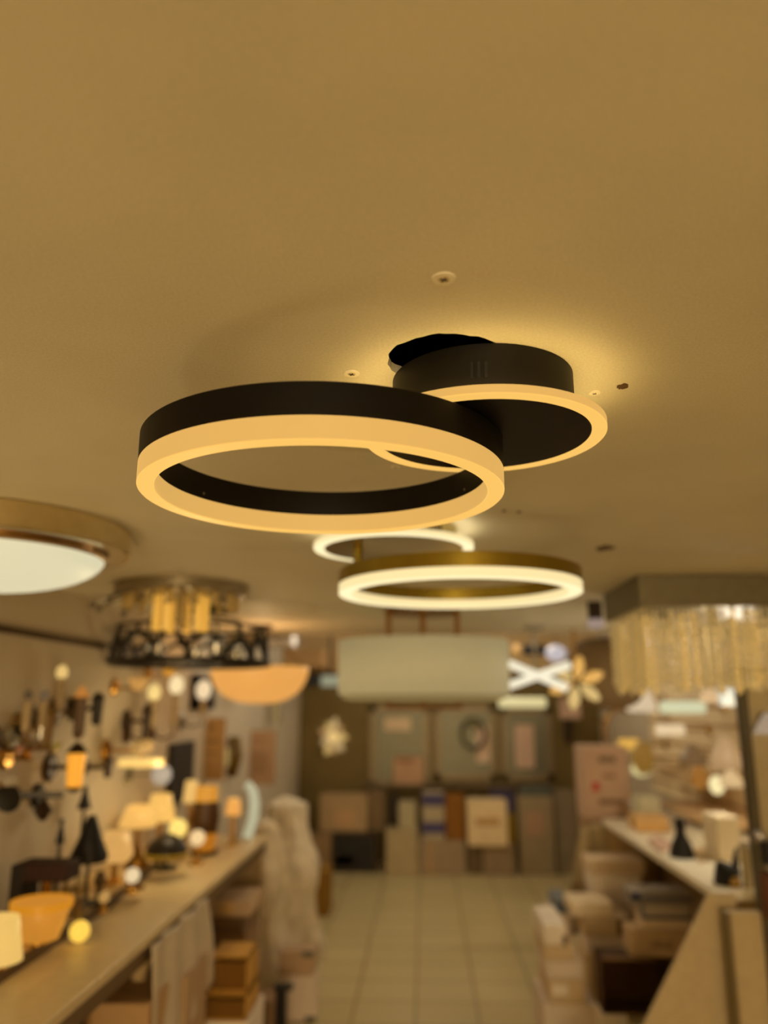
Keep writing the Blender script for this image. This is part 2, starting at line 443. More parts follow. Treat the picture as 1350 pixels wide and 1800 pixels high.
# alabaster bowl
by = 4.3
pl, pr_ = W(373, 1173, y=by), W(541, 1173, y=by); bx = (pl.x+pr_.x)/2; R = (pr_.x-pl.x)/2; bz = pl.z
zl = W(457, 1236, y=by).z
t = thing('bowl_ceiling_light', 'orange glowing alabaster bowl light hanging below the cage lamp', 'ceiling light', (bx, by, CZ))
MB().lathe([(0, CZ-.0005), (.06, CZ-.0005), (.06, CZ-.02), (0, CZ-.025)], (bx, by, 0), 28).build('canopy', BRONZE, t)
H = bz-zl
prof = [(R*math.cos(a)**.75 if a < PI/2-.001 else 0, bz-H*math.sin(a)) for a in (PI/2*i/14 for i in range(15))]
MB().lathe(prof+[(0, zl+.01), (R*.9, bz-.004)][:0], (bx, by, 0), 56).build('glass_bowl', glow((233, 166, 84), .9), t, solid=.006)
m = MB()
for i in range(3):
    a = 2*PI*i/3+.5; m.tube([(bx+.03*math.cos(a), by+.03*math.sin(a), CZ-.02), (bx+R*.97*math.cos(a), by+R*.97*math.sin(a), bz+.004)], .003, 6)
m.build('hanger_rod', BRONZE, t)

# cream drum pendant
dy = 3.55
a_, b_ = W(597, 1130, y=dy), W(892, 1130, y=dy); dx = (a_.x+b_.x)/2; R = (b_.x-a_.x)/2
zt = W(745, 1116, y=dy-R).z; zb = W(745, 1219, y=dy-R).z
t = thing('drum_pendant', 'large cream fabric drum shade on three brass rods under the gold ring', 'ceiling light', (dx, dy, CZ))
MB().lathe([(0, CZ-.0005), (.17, CZ-.0005), (.17, CZ-.025), (0, CZ-.03)], (dx, dy, 0), 40).build('canopy', DBRASS, t)
for k in (-1, 0, 1):
    MB().tube([(dx+.148*k, dy-.09, CZ-.02), (dx+.148*k, dy-.09, zt-.03)], .011, 12).build('rod', DBRASS, t)
m = MB()
m.rbox((dx, dy-.09, zt-.03), (R*1.9, .012, .012)); m.rbox((dx, dy, zt-.03), (.012, R*1.9, .012))
m.build('spider_frame', DBRASS, t)
MB().lathe([(R, zt), (R, zb)], (dx, dy, 0), 80).build('drum_shade', mat((190, 186, 164), .75, emit=(166, 156, 116), k=.42, var=.02), t, solid=.004)
MB().lathe([(R-.004, zb+.004), (R-.02, zb-.018), (R-.05, zb-.026), (0, zb-.026)], (dx, dy, 0), 80).build('bottom_diffuser', glow((160, 140, 90), .55), t)
m = MB()
for k in (-1, 0, 1): m.rbox((dx+.148*k, dy-.1, zb-.038), (.024, .03, .026))
m.box(dx-.16, dx+.16, dy-.112, dy-.088, zb-.062, zb-.046)
m.build('brass_bracket', mat((112, 76, 26), .55, .2), t)

# rectangular crystal chandelier, right
X0, X1, Y0, Y1 = .703, 1.33, 2.62, 3.13
zbx = W(1122, 1066, y=Y0).z; zst = W(1122, 1206, y=Y0).z
t = thing('crystal_chandelier', 'rectangular steel chandelier with curtains of crystal strands, cut off at right', 'chandelier', ((X0+X1)/2, (Y0+Y1)/2, CZ))
MB().box(X0, X1, Y0, Y1, zbx, CZ-.0005).build('steel_box', mat((112, 104, 80), .4, .4), t, bevel=.003)
CR2 = mat((226, 214, 180), .25, trans=.1, emit=(150, 128, 80), k=.25, var=0); CR3 = mat((222, 200, 146), .25, emit=(190, 158, 92), k=.42, var=0)  # crystals glow faintly, standing in for lamplight caught in them
pos = [(X0+.02+(X1-X0-.04)*i/35, Y0+.02) for i in range(36)]+[(X0+.02, Y0+.02+(Y1-Y0-.04)*i/23) for i in range(1, 24)]
pos += [(X0+.06+(X1-X0-.1)*i/21, Y0+.12) for i in range(22)]+[(X0+.06+(X1-X0-.1)*i/15, Y0+.3) for i in range(16)]
rnd = random.Random(11)
for i, (x, y) in enumerate(pos):
    m = MB(); zb_ = zst+rnd.uniform(-.012, .03)
    m.tube([(x, y, zbx+.001), (x, y, zb_)], .0012, 5)
    z = zbx-.004-rnd.uniform(0, .035)
    while z > zb_+.012:
        s_ = .0085 if rnd.random() < .7 else .0065
        m.lathe([(0, .012), (s_, .003), (s_, -.003), (0, -.012)], (x, y, z-.012), 6)
        z -= .0245
    m.lathe([(0, .012), (.009, -.004), (0, -.02)], (x, y, zb_), 6)
    m.build('crystal_strand', CR3 if rnd.random() < .35 else CR2, t)
for i in range(3):
    c = (X0+.15+.17*i, Y0+.24)
    MB().lathe([(0, zbx+.001), (.018, zbx+.001), (.018, zbx-.05), (0, zbx-.05)], (*c, 0), 16).build('lamp_holder', CHROME, t)
    MB().ball((*c, zbx-.075), .027).build('bulb', glow((235, 194, 120), .7), t)
lp = W(1047, 1095, y=3.35)
t = thing('ceiling_spotlight', 'small white-lipped spotlight left of the crystal curtain', 'spotlight', (lp.x, 3.35, CZ))
MB().lathe([(0, CZ-.0005), (.03, CZ-.0005), (.03, lp.z+.015), (0, lp.z+.015)], (lp.x, 3.35, 0), 24).build('body', DARKB, t)
MB().lathe([(.032, lp.z+.015), (.034, lp.z-.02), (0, lp.z-.024), (0, lp.z+.015)], (lp.x, 3.35, 0), 24).build('lens', glow((170, 150, 140), .7), t)
# round brown drum behind the crystals
qy = 5.0
a_, b_ = W(993, 1180, y=qy), W(1135, 1180, y=qy); qx = (a_.x+b_.x)/2; R = (b_.x-a_.x)/2
zt, zb = W(1060, 1122, y=qy).z, W(1060, 1246, y=qy).z
t = thing('globe_pendant', 'big round brown fabric pendant half hidden by the crystal curtain', 'ceiling light', (qx, qy, RZ))
MB().lathe([(0, RZ-.0005), (.06, RZ-.0005), (.05, RZ-.03), (0, RZ-.03)], (qx, qy, 0), 24).build('canopy', BRONZE, t)
MB().tube([(qx, qy, RZ-.02), (qx, qy, zt-.01)], .004, 8).build('cord', BLACK, t)
hm = (zt-zb)/2
prof = [(.0, zt)]+[(R*math.sin(a)**.55, (zt+zb)/2+hm*math.cos(a)) for a in (PI*i/16 for i in range(1, 16))]+[(0, zb)]
MB().lathe(prof, (qx, qy, 0), 48).build('fabric_globe', mat((120, 98, 66), .8, scale=60), t)

# X-shaped LED light, flower light and tube light
xy = 4.40
def P(px, py): return W(px, py, y=xy)
pc = P(942, 1189)
t = thing('cross_ceiling_light', 'white X-shaped LED bar light glowing right of the drum shade', 'ceiling light', (pc.x, xy, CZ))
MB().lathe([(0, CZ-.0005), (.055, CZ-.0005), (.055, CZ-.02), (0, CZ-.02)], (pc.x, xy, 0), 24).build('canopy', CHROME, t)
MB().tube([(pc.x, xy, CZ-.02), (pc.x, xy+.0, pc.z)], .008, 8).build('stem', CHROME, t)
for k, (A, B) in enumerate((((893, 1166), (997, 1210)), ((893, 1206), (1003, 1168)))):
    a, b = P(*A), P(*B); dvec = b-a; L = dvec.length
    ang = math.atan2(dvec.z, dvec.x)
    MB().rbox(((a.x+b.x)/2, xy-.01+k*.02, (a.z+b.z)/2), (L, .03, .042), ROTY(-ang)).build('light_bar', glow((238, 232, 206), 1.0), t, bevel=.006)
fy = 4.62
pf = W(1012, 1200, y=fy)
t = thing('flower_ceiling_light', 'amber flower-shaped glass light behind the white X light', 'ceiling light', (pf.x, fy, CZ))
MB().tube([(pf.x, fy, CZ-.0005), (pf.x, fy, pf.z)], .008, 8).build('stem', BRASS, t)
for i in range(6):
    a = 2*PI*i/6+.35
    m = MB()
    c = Vector((pf.x+(.092)*math.cos(a), fy-.02, pf.z+(.082)*math.sin(a)))
    m.lathe([(0, -.07), (.028, -.025), (.034, .016), (.016, .06), (0, .07)], c, 12, ROTY(PI/2-a) @ Matrix.Diagonal(Vector((1, .35, 1))))
    m.build('petal', glow((228, 176, 92) if i in (0, 1, 3) else (214, 184, 118), .85), t)
ty = 6.1
a, b = W(877, 1235, y=ty), W(959, 1235, y=ty)
t = thing('tube_light', 'short horizontal cream tube light below the X light', 'ceiling light', ((a.x+b.x)/2, ty, RZ))
for k in (-1, 1): MB().tube([((a.x+b.x)/2+k*.12, ty, RZ-.0005), ((a.x+b.x)/2+k*.12, ty, a.z)], .003, 6).build('hanger_wire', STEEL, t)
MB().tube([(a.x, ty, a.z), (b.x, ty, a.z)], .038, 20).build('tube', glow((214, 202, 148), .95), t)
sy = 6.4
p = W(938, 1142, y=sy)
t = thing('box_ceiling_light', 'black box spotlight above the white X light', 'spotlight', (p.x, sy, RZ))
MB().tube([(p.x, sy, RZ-.0005), (p.x, sy, p.z)], .01, 8).build('stem', BLACK, t)
MB().box(p.x-.09, p.x+.09, sy-.06, sy+.06, p.z-.04, p.z+.035).build('body', BLACK, t, bevel=.006)
MB().ball((p.x-.135, sy, p.z), .042).build('side_globe', glow((200, 150, 80), .7), t)
p = W(977, 1148, y=6.0)
t = thing('globe_pendant', 'small lilac-white glowing globe above the amber flower light', 'ceiling light', (p.x, 6.0, RZ))
MB().tube([(p.x, 6.0, RZ-.0005), (p.x, 6.0, p.z)], .004, 8).build('cord', STEEL, t)
MB().ball((p.x, 6.0, p.z), .072, (1.05, 1, .85)).build('glass_globe', glow((204, 196, 200), .85), t)
# air conditioner and duct box
ay = 5.4
a, b = W(448, 1096, y=ay), W(513, 1136, y=ay)
t = thing('air_conditioner', 'white wall air conditioner with dark outlet slot beside the ceiling edge', 'air conditioner', ((a.x+b.x)/2, ay, b.z))
xa = a.x
MB().box(xa, b.x, ay, ay+.22, b.z, a.z).build('housing', mat((214, 206, 200), .4), t, bevel=.012)
zs = W(480, 1117, y=ay).z
MB().box(xa+.01, b.x-.01, ay-.008, ay+.01, zs-.018, zs+.018).build('outlet_slot', mat((40, 38, 40), .5), t)
MB().box(LX, xa+.02, ay+.05, ay+.18, b.z+.02, a.z-.02).build('wall_bracket', mat((150, 130, 100), .6), t)
a, b = W(478, 1140, y=7.6), W(566, 1173, y=7.6)
tag(MB().box(LX, b.x, 7.6, BY, b.z, a.z).build('duct_box', mat((188, 150, 100), .7), bevel=.01), 'beige boxed-in duct at the top left of the back wall', 'duct')

# ------------------------------------------------------------------ cartons
def carton(x0, x1, y0, y1, z0, z1, col, label, cat='carton', group=None, print_=None, tape=None, name='carton', ang=0):
    g = .0015
    t = thing(name, label, cat, ((x0+x1)/2, (y0+y1)/2, z0), group)
    body = MB().box(x0+g, x1-g, y0+g, y1-g, z0, z1-.0006).build('body', mat(col, .75, scale=8), t, bevel=min(.006, (z1-z0)*.1))
    if tape:
        xm = (x0+x1)/2; w = min(.03, (x1-x0)*.12)
        MB().box(xm-w, xm+w, y0+.002, y1-.002, z1-.004, z1+.0006-.0004).build('tape', mat(tape, .3), t)
    if print_:
        for (u0, u1, v0, v1, pc) in print_:
            MB().box(x0+(x1-x0)*u0, x0+(x1-x0)*u1, y0-.0006, y0+.004, z0+(z1-z0)*v0, z0+(z1-z0)*v1).build('printed_patch', mat(pc, .6), t)
    return t
def col_px(pxl, pxr, pyt, Y, py_ref=None):
    a, b = W(pxl, pyt, y=Y), W(pxr, pyt, y=Y)
    return a.x, b.x, (a.z+b.z)/2

CW = (240, 226, 208); CW2 = (226, 208, 190); CT = (212, 186, 146)
def stack(Y, depth, base, items):
    z = base
    for (pl, pr_, pt, col, label, kw) in items:
        x0, x1, zt = col_px(pl, pr_, pt, Y)
        carton(x0, x1, Y, Y+depth, z, zt, col, label, **kw)
        z = zt
    return z
G1 = dict(group='cartons piled along the right counter')
T = (214, 190, 150)
# --- right side, left column of the pile
stack(4.20, .38, 0, [
  (955, 1050, 1766, CW2, 'wide white carton at the bottom of the left column, right-hand pile', dict(G1, tape=T)),
  (964, 1030, 1722, CT, 'tan carton second from bottom of the left column, right-hand pile', dict(G1, print_=[(.1, .5, .35, .8, CW)])),
  (959, 1026, 1690, CW2, 'flat pale carton midway up the left column, right-hand pile', dict(G1)),
  (956, 1012, 1662, CT, 'flat tan carton second from top of the left column, right-hand pile', dict(G1)),
  (955, 996, 1626, CW, 'small pale carton topping the left column beside the aisle, right-hand pile', dict(G1, print_=[(.8, 1.0, .0, .5, (110, 80, 40))])),
])
# --- middle column with the open box
z = stack(4.02, .16, 0, [
  (1056, 1104, 1784, CW, 'pale pink-white carton under the open cardboard box', dict(G1)),
])
x0, x1, zt = col_px(1056, 1172, 1684, 4.02); obz = zt
zl = z
t = thing('open_carton', 'open brown cardboard box showing its dark inside, right-hand pile', 'carton', ((x0+x1)/2, 4.1, zl), G1['group'])
w = .006
m = MB()
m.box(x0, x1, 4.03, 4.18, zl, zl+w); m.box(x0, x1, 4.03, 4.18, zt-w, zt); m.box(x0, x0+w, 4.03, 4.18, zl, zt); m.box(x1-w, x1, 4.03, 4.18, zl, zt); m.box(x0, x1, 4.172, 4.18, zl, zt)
m.build('body', mat((80, 52, 18), .85), t)  # dark inside of the box put into the cardboard colour
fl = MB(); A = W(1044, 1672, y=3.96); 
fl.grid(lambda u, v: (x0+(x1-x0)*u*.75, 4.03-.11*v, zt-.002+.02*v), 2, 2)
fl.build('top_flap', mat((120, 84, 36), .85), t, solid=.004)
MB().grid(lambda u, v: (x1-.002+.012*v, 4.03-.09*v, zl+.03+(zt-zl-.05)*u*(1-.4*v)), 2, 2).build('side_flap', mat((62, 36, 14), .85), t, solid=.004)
# --- behind it
stack(4.72, .26, 0, [
  (1030, 1110, 1676, CT, 'plain tan carton behind the open cardboard box', dict(G1)),
  (1032, 1108, 1648, CW2, 'flat pinkish carton above the plain tan one behind the open box', dict(G1)),
  (1026, 1104, 1612, CT, 'tan carton with a darker end behind the open cardboard box', dict(G1, print_=[(.75, .98, .1, .9, (110, 78, 34))])),
  (1004, 1078, 1588, (236, 214, 176), 'bright flat white carton resting on the tan one with darker end', dict(G1)),
])
stack(5.15, .3, 0, [
  (968, 1006, 1606, CW2, 'tall pale carton beside the aisle behind the left column', dict(G1)),
  (976, 1002, 1582, (120, 122, 124), 'small blue-grey box on the tall pale carton beside the aisle', dict(G1, print_=[(.2, .8, .2, .8, (70, 86, 108))])),
])
# --- column beside the leaning board
stack(4.03, .15, obz, [
  (1106, 1212, 1634, (206, 176, 132), 'big tan carton resting on the open cardboard box against the leaning board', dict(G1, print_=[(.35, .7, .3, .6, (176, 146, 110))])),
  (1130, 1214, 1616, (226, 204, 172), 'flat pale carton between the big tan one and the blue-striped boxes', dict(G1)),
  (1126, 1212, 1592, (190, 176, 158), 'white box with a dark blue base stripe, right-hand pile', dict(G1, print_=[(.0, 1, .0, .22, (70, 72, 100)), (0, .06, .3, 1, (90, 90, 120))])),
  (1106, 1216, 1566, (148, 136, 122), 'grey box with a dark blue band right below the counter edge', dict(G1, print_=[(.0, 1, .30, .62, (104, 102, 112)), (.02, .18, .35, .85, (62, 66, 100))])),
])
stack(5.00, .25, 0, [
  (1044, 1120, 1566, CW2, 'tall white carton under the right counter', dict(G1)),
  (1040, 1128, 1538, CW, 'white carton second from top under the right counter', dict(G1)),
  (1036, 1134, 1512, (226, 200, 164), 'topmost white carton under the right counter', dict(G1)),
])
# --- right counter
CX0, CX1, CY0, CY1 = 1.09, RX-.002, 3.33, 5.28
t = thing('display_counter', 'white-topped counter along the right wall with lamps on it', 'counter', ((CX0+CX1)/2, (CY0+CY1)/2, 0))
MB().box(CX0, CX1, CY0, CY1, .868, .90).build('worktop', mat((246, 236, 212), .4), t, bevel=.004)
MB().box(CX0+.30, CX0+.32, CY0, CY1, 0, .868).build('back_panel', mat((130, 104, 68), .7), t)
MB().box(CX0+.1, CX1, CY0+.01, CY0+.03, 0, .868).build('end_panel', mat((176, 148, 98), .6), t)
MB().box(CX0+.02, CX1, CY1-.03, CY1-.01, 0, .868).build('end_panel', mat((176, 148, 98), .6), t)
# leaning board at the near end
pl_ = lambda px, py: (lambda p: (p.x, p.z))(W(px, py, y=3.25))
A = pl_(1246, 1569); B = pl_(1132, 1800); sl = (B[0]-A[0])/(B[1]-A[1])
poly = [(A[0]+sl*(.0-A[1]), 0), (A[0], A[1]), (pl_(1292, 1569)[0], A[1]), (pl_(1300, 1800)[0]+.0, 0)]
tag(MB().prism(poly, 'y', 3.24, 3.265).build('leaning_board', mat((200, 180, 142), .55), bevel=.003), 'tan board with a slanted edge leaning at the near end of right counter', 'board')
# tall partition
px0 = W(1304, 1300, y=3.16).x
t = thing('display_partition', 'tall brown display partition with dark edge posts at far right', 'partition', (px0+.2, 3.16, 0))
MB().box(px0, px0+.028, 3.13, 3.19, 0, 1.74).build('edge_post', mat((84, 74, 50), .5), t, bevel=.003)
MB().box(px0+.028, px0+.42, 3.15, 3.18, 0, 1.74).build('panel', mat((186, 170, 132), .6), t)
px1 = W(1276, 1640, y=3.16).x
MB().box(px1, px1+.012, 3.13, 3.2, 0, .87).build('edge_post', mat((120, 104, 66), .4), t)
MB().box(px1+.012, px0, 3.15, 3.18, 0, .87).build('side_panel', mat((200, 180, 140), .6), t)

# --- left counter
LC0, LC1 = 1.2, 4.55
CF = -.858
t = thing('display_counter', 'long cream-topped counter along the left wall crowded with table lamps', 'counter', (-1.1, 2.9, 0))
MB().box(LX, CF, LC0, LC1, .872, .90).build('worktop', mat((226, 204, 160), .38), t, bevel=.004)
MB().box(LX, LX+.02, LC0, LC1, 0, .872).build('back_panel', mat((120, 92, 56), .7), t)
MB().box(CF-.03, CF-.012, LC0, LC1, .82, .872).build('front_rail', mat((112, 88, 58), .5), t)
for yy in (LC0+.02, LC1-.04): MB().box(LX, CF-.03, yy, yy+.02, 0, .872).build('side_panel', mat((160, 132, 88), .6), t)
MB().box(LX+.02, CF-.06, LC0+.04, LC1-.04, .12, .14).build('lower_shelf', mat((150, 120, 80), .6), t)
pp = [(-1.095, 1.6), (-1.118, 2.94), (-1.222, 4.0), (-1.30, 4.5)]
t = thing('display_plinth', 'low beige plinth with a dark front edge along the back of left counter', 'plinth', (-1.23, 3.0, .90))
MB().prism(pp+[(LX+.001, 4.5), (LX+.001, 1.6)], 'z', .90, .935).build('top', mat((214, 184, 132), .5), t, bevel=.002)
MB().prism(pp+[(x+.012, y) for x, y in pp[::-1]], 'z', .90, .93).build('front_edge', mat((84, 60, 26), .5), t)
PZ = .935

# --- goods under and in front of the left counter
G2 = dict(group='cartons under the left counter')
stack(3.32, .3, .0, [
  (352, 438, 1796, CW, 'white carton below the two open cardboard boxes, left aisle', dict(G2)),
])
def openbox(pl, pr_, pt, Y, base, depth, label):
    x0, x1, zt = col_px(pl, pr_, pt, Y)
    t = thing('open_carton', label, 'carton', ((x0+x1)/2, Y+depth/2, base), 'open cardboard boxes in the left aisle')
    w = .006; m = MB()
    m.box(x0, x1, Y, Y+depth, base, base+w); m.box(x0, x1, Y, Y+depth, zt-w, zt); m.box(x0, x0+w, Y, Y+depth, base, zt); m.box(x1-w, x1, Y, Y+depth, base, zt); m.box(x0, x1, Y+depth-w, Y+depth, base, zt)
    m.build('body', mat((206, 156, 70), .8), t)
    MB().box(x0+.008, x1-.008, Y+.004, Y+.010, base+.008, zt-.02).build('inside_shade', mat((124, 84, 18), .85), t)  # dark sheet stands in for the shade inside the open box
    return zt
b0 = col_px(352, 438, 1796, 3.32)[2]
z1 = openbox(352, 434, 1748, 3.33, b0, .24, 'lower open brown cardboard box in the left aisle')
z2 = openbox(368, 437, 1681, 3.36, z1, .20, 'upper open brown cardboard box in the left aisle')
stack(4.0, .3, .0, [
  (362, 432, 1640, (150, 116, 80), 'brownish carton behind the upper open cardboard box', dict(G2)),
  (356, 428, 1612, (130, 102, 74), 'flat dim carton under the left counter behind the open boxes', dict(G2)),
  (350, 440, 1584, (206, 174, 136), 'pale flat-lidded carton close under the left counter top', dict(G2, print_=[(.45, .7, .2, .9, (224, 182, 120))])),
])
stack(2.62, .3, .14, [
  (150, 262, 1764, (198, 160, 112), 'wide white carton on the shelf below the left counter', dict(G2)),
])
stack(2.98, .28, .14, [
  (262, 330, 1716, (190, 158, 122), 'pale carton right of the white vase below left counter', dict(G2)),
])
def vase(px, pyt, pyb, Y, base, r, label, col):
    a = W(px, pyt, y=Y); H = a.z-base
    tag(MB().lathe([(0, 0), (r*.8, 0), (r, H*.25), (r*.9, H*.55), (r*.42, H*.78), (r*.5, H*.93), (r*.75, H), (r*.6, H), (r*.35, H*.9), (0, H*.85)], (a.x, Y, base), 28).build('vase', mat(col, .3)), label, 'vase')
vase(247, 1684, 1760, 2.84, .14, .05, 'white ceramic vase with a flared lip below the left counter', (226, 196, 140))
bp_ = W(131, 1786, y=2.45)
t = thing('table_lamp', 'small glowing bulb lamp under the left counter edge, bottom left', 'lamp', (bp_.x, 2.45, .14))
MB().lathe([(0, .14), (.05, .14), (.05, .15), (.012, .16), (.012, bp_.z-.03), (0, bp_.z-.03)], (bp_.x, 2.45, 0), 20).build('base', BRASS, t)
MB().ball((bp_.x, 2.45, bp_.z), .022, (1, 1, 1.4)).build('bulb', glow((224, 176, 84), .9), t)
# hanging plastic sheet
def sheet(fn, label, col, nu=24, nv=16, name='plastic_sheet', alpha=.85):
    o = MB().grid(fn, nu, nv).build(name, mat(col, .35, alpha=alpha, scale=12), solid=.002)
    return tag(o, label, 'sheet')
sheet(lambda u, v: (CF+.006+.008*math.sin(u*20+v*3)+.02*v, 2.65+.62*u+.16*v*u, .87-(.40-.1*u)*v), 'translucent plastic sheet hanging from the left counter edge', (232, 216, 190))
# wrapped goods
def sack(px, pyt, Y, r, rz, label, seed, lean=(0, 0)):
    a = W(px, pyt, y=Y); H = a.z; rn = random.Random(seed)
    ph = [rn.uniform(0, 6.28) for _ in range(4)]
    wob = lambda an, z: 1+.10*math.sin(5*an+ph[0]+z*6)+.06*math.sin(11*an+ph[1]-z*9)+.05*math.sin(17*an+ph[2]+z*14)
    prof = [(0, 0)]+[(r*(1+.12*math.sin(4*u*PI+ph[3]))*(1-.55*u**2.2), H*u) for u in (i/18 for i in range(18))]+[(r*.2, H*.985), (0, H)]
    m = MB().lathe(prof, (0, 0, 0), 64, wob=wob)
    for v in m.bm.verts: v.co.x += lean[0]*v.co.z/H; v.co.y = v.co.y*rz+lean[1]*v.co.z/H
    t = thing('plastic_sack', label, 'sack', (a.x, Y, 0), 'plastic-wrapped goods in the left aisle')
    for v in m.bm.verts: v.co += Vector((a.x, Y, 0))
    m.build('wrapping', mat((222, 208, 182), .38, var=.14, scale=14), t)
    MB().lathe([(r*.16, H*.965), (r*.2, H*.975), (r*.16, H*.985)], (a.x+lean[0]*.97, Y+lean[1]*.97, 0), 20, closed=True).build('tie', mat((120, 104, 70), .5), t)
sack(503, 1398, 5.6, .235, .9, 'tall white plastic-wrapped bundle reaching counter height in the left aisle', 4, (.0, 0))
sack(455, 1436, 4.86, .17, .9, 'lower white plastic-wrapped bundle by the end of the left counter', 9, (.03, 0))
stack(4.55, .13, 0, [
  (494, 556, 1716, CW2, 'white carton with a greenish edge standing in the left aisle', dict(group='cartons in the left aisle', print_=[(.7, 1, .0, .12, (96, 100, 84))])),
  (490, 553, 1672, (186, 156, 124), 'tan-white carton stacked before the tall plastic-wrapped bundle', dict(group='cartons in the left aisle', print_=[(.66, .98, .78, 1.0, (96, 98, 82))])),
])
stack(4.30, .2, 0, [
  (442, 478, 1760, (160, 128, 92), 'small low white carton right of the open cardboard boxes', dict(group='cartons in the left aisle')),
])
p0 = W(493, 1800, y=4.25)
t = thing('lamp_stand', 'slim black stand upright before the white aisle carton', 'stand', (p0.x, 4.25, 0))
tz = W(498, 1734, y=4.25).z
MB().lathe([(0, 0), (.06, 0), (.06, .015), (.02, .022), (0, .022)], (p0.x, 4.25, 0), 24).build('base', BLACK, t)
MB().tube([(p0.x, 4.25, .015), (p0.x, 4.25, tz)], .028, 14).build('pole', BLACK, t)
MB().rbox((p0.x+.01, 4.25, tz), (.09, .05, .02)).build('top_plate', BLACK, t)
x0, x1, zt = col_px(551, 578, 1532, 6.6)
carton(x0, x1, 6.6, 6.9, 0, zt, (134, 96, 16), 'upright narrow brown carton beyond the plastic-wrapped bundles', group='cartons in the left aisle')

# ------------------------------------------------------------------ back wall goods
G3 = dict(group='cartons stacked along the back wall')
def cell(pl, pr_, pt, Y, depth, base, col, label, **kw):
    x0, x1, zt = col_px(pl, pr_, pt, Y)
    carton(x0, x1, Y, Y+depth, base, zt, col, label, **dict(G3, **kw)); return zt
CG1 = (176, 156, 116); CG2 = (158, 136, 106)
z = cell(548, 582, 1465, 8.20, .3, 0, (150, 122, 84), 'drab tall carton left of the black-fronted box, back wall')
z = cell(582, 662, 1463, 8.22, .3, 0, (66, 48, 26), 'black-fronted display carton low on the back wall', print_=[(.06, .94, .08, .92, (24, 18, 8)), (.1, .5, .2, .42, (92, 72, 50))])
cell(562, 645, 1398, 8.24, .28, z, (172, 144, 104), 'wide beige carton on the black-fronted one, back wall', print_=[(.35, .75, .15, .6, (190, 150, 106))])
cell(646, 676, 1392, 8.30, .28, z, (120, 96, 64), 'narrow dim carton left of the white upright row, back wall')
z = cell(678, 735, 1458, 8.18, .3, 0, CG1, 'tall white upright carton, leftmost of the white row at back')
cell(700, 731, 1412, 8.20, .28, z, (178, 164, 128), 'slim pale carton on the leftmost white upright, back wall')
cell(686, 699, 1400, 8.40, .2, z, (44, 36, 24), 'thin black carton behind the slim pale one, back wall')
z = cell(737, 818, 1478, 8.18, .3, 0, CG2, 'broad grey-white carton in the middle of the back row', print_=[(.18, .3, .05, .95, (176, 140, 100))])
cell(742, 781, 1394, 8.21, .28, z, (176, 160, 130), 'white carton with two blue bands, back wall', print_=[(0, 1, .72, .98, (70, 62, 100)), (0, 1, .14, .38, (72, 64, 106))])
cell(783, 816, 1398, 8.21, .28, z, (138, 88, 14), 'ochre brown carton right of the blue-banded one, back wall')
z = cell(820, 846, 1484, 8.20, .3, 0, (110, 92, 62), 'narrow dark carton under the big cream one, back wall')
z2 = cell(848, 905, 1484, 8.18, .3, 0, CG2, 'white upright carton below the big cream one, back wall')
cell(821, 891, 1408, 8.10, .3, z, (234, 208, 162), 'big bright cream carton on the back row', print_=[(.2, .8, .45, .62, (196, 152, 100))])
cell(893, 905, 1432, 8.22, .2, z2, (150, 120, 10), 'thin yellow box at the right of the big cream carton')
cell(862, 904, 1392, 8.44, .2, z2, (76, 66, 96), 'dark blue box behind the big cream carton', print_=[(.5, .9, .85, .98, (50, 44, 80))])
z = cell(910, 972, 1400, 8.20, .3, 0, (150, 132, 100), 'tall grey carton right of the cream one, back wall', print_=[(.2, .7, .5, .8, (170, 134, 104))])
cell(974, 1012, 1392, 8.24, .3, 0, (134, 118, 92), 'tall dim carton at the right end of the back row')
cell(914, 970, 1384, 8.24, .2, z, (84, 88, 78), 'flat greenish box lying on the tall grey carton, back wall')
# mirrors
def mirror(pl, pr_, pt, pb, label, Y=BY):
    a, b = W(pl, pt, y=Y), W(pr_, pb, y=Y)
    t = thing('wall_mirror', label, 'mirror', ((a.x+b.x)/2, Y, b.z), 'framed mirrors on the back wall')
    m = MB(); w = .07
    m.box(a.x, b.x, Y-.03, Y, a.z-w, a.z); m.box(a.x, b.x, Y-.03, Y, b.z, b.z+w); m.box(a.x, a.x+w, Y-.03, Y, b.z, a.z); m.box(b.x-w, b.x, Y-.03, Y, b.z, a.z)
    m.build('frame', mat((134, 116, 84), .4, .3), t, bevel=.004)
    MB().box(a.x+w, b.x-w, Y-.014, Y, b.z+w, a.z-w).build('glass', mat((112, 108, 88), .4, .7, var=0), t)
mirror(650, 757, 1240, 1384, 'silver framed mirror, leftmost of the three on the back wall')
mirror(763, 874, 1240, 1372, 'silver framed mirror, middle of the three on the back wall')
mirror(878, 974, 1244, 1372, 'silver framed mirror, rightmost of the three under the tube light')
zs_ = W(800, 1386, y=8.55).z
x0, x1 = W(640, 1386, y=8.55).x, W(980, 1386, y=8.55).x
t = thing('wall_shelf', 'long grey shelf below the three mirrors', 'shelf', ((x0+x1)/2, BY, zs_))
MB().box(x0, x1, 8.62, BY, zs_, zs_+.03).build('board', mat((112, 92, 62), .5), t, bevel=.003)
for k in (.1, .5, .9): MB().prism([(BY, zs_), (BY-.1, zs_), (BY, zs_-.1)], 'x', x0+(x1-x0)*k, x0+(x1-x0)*k+.02).build('bracket', STEEL, t)
x0, x1, zt = col_px(691, 744, 1330, 8.63)
carton(x0, x1, 8.63, 8.70, zs_+.03, zt, (188, 148, 112), 'pinkish-white carton standing before the leftmost mirror', group='cartons on the mirror shelf', print_=[(.1, .7, .78, .96, (150, 104, 72))])
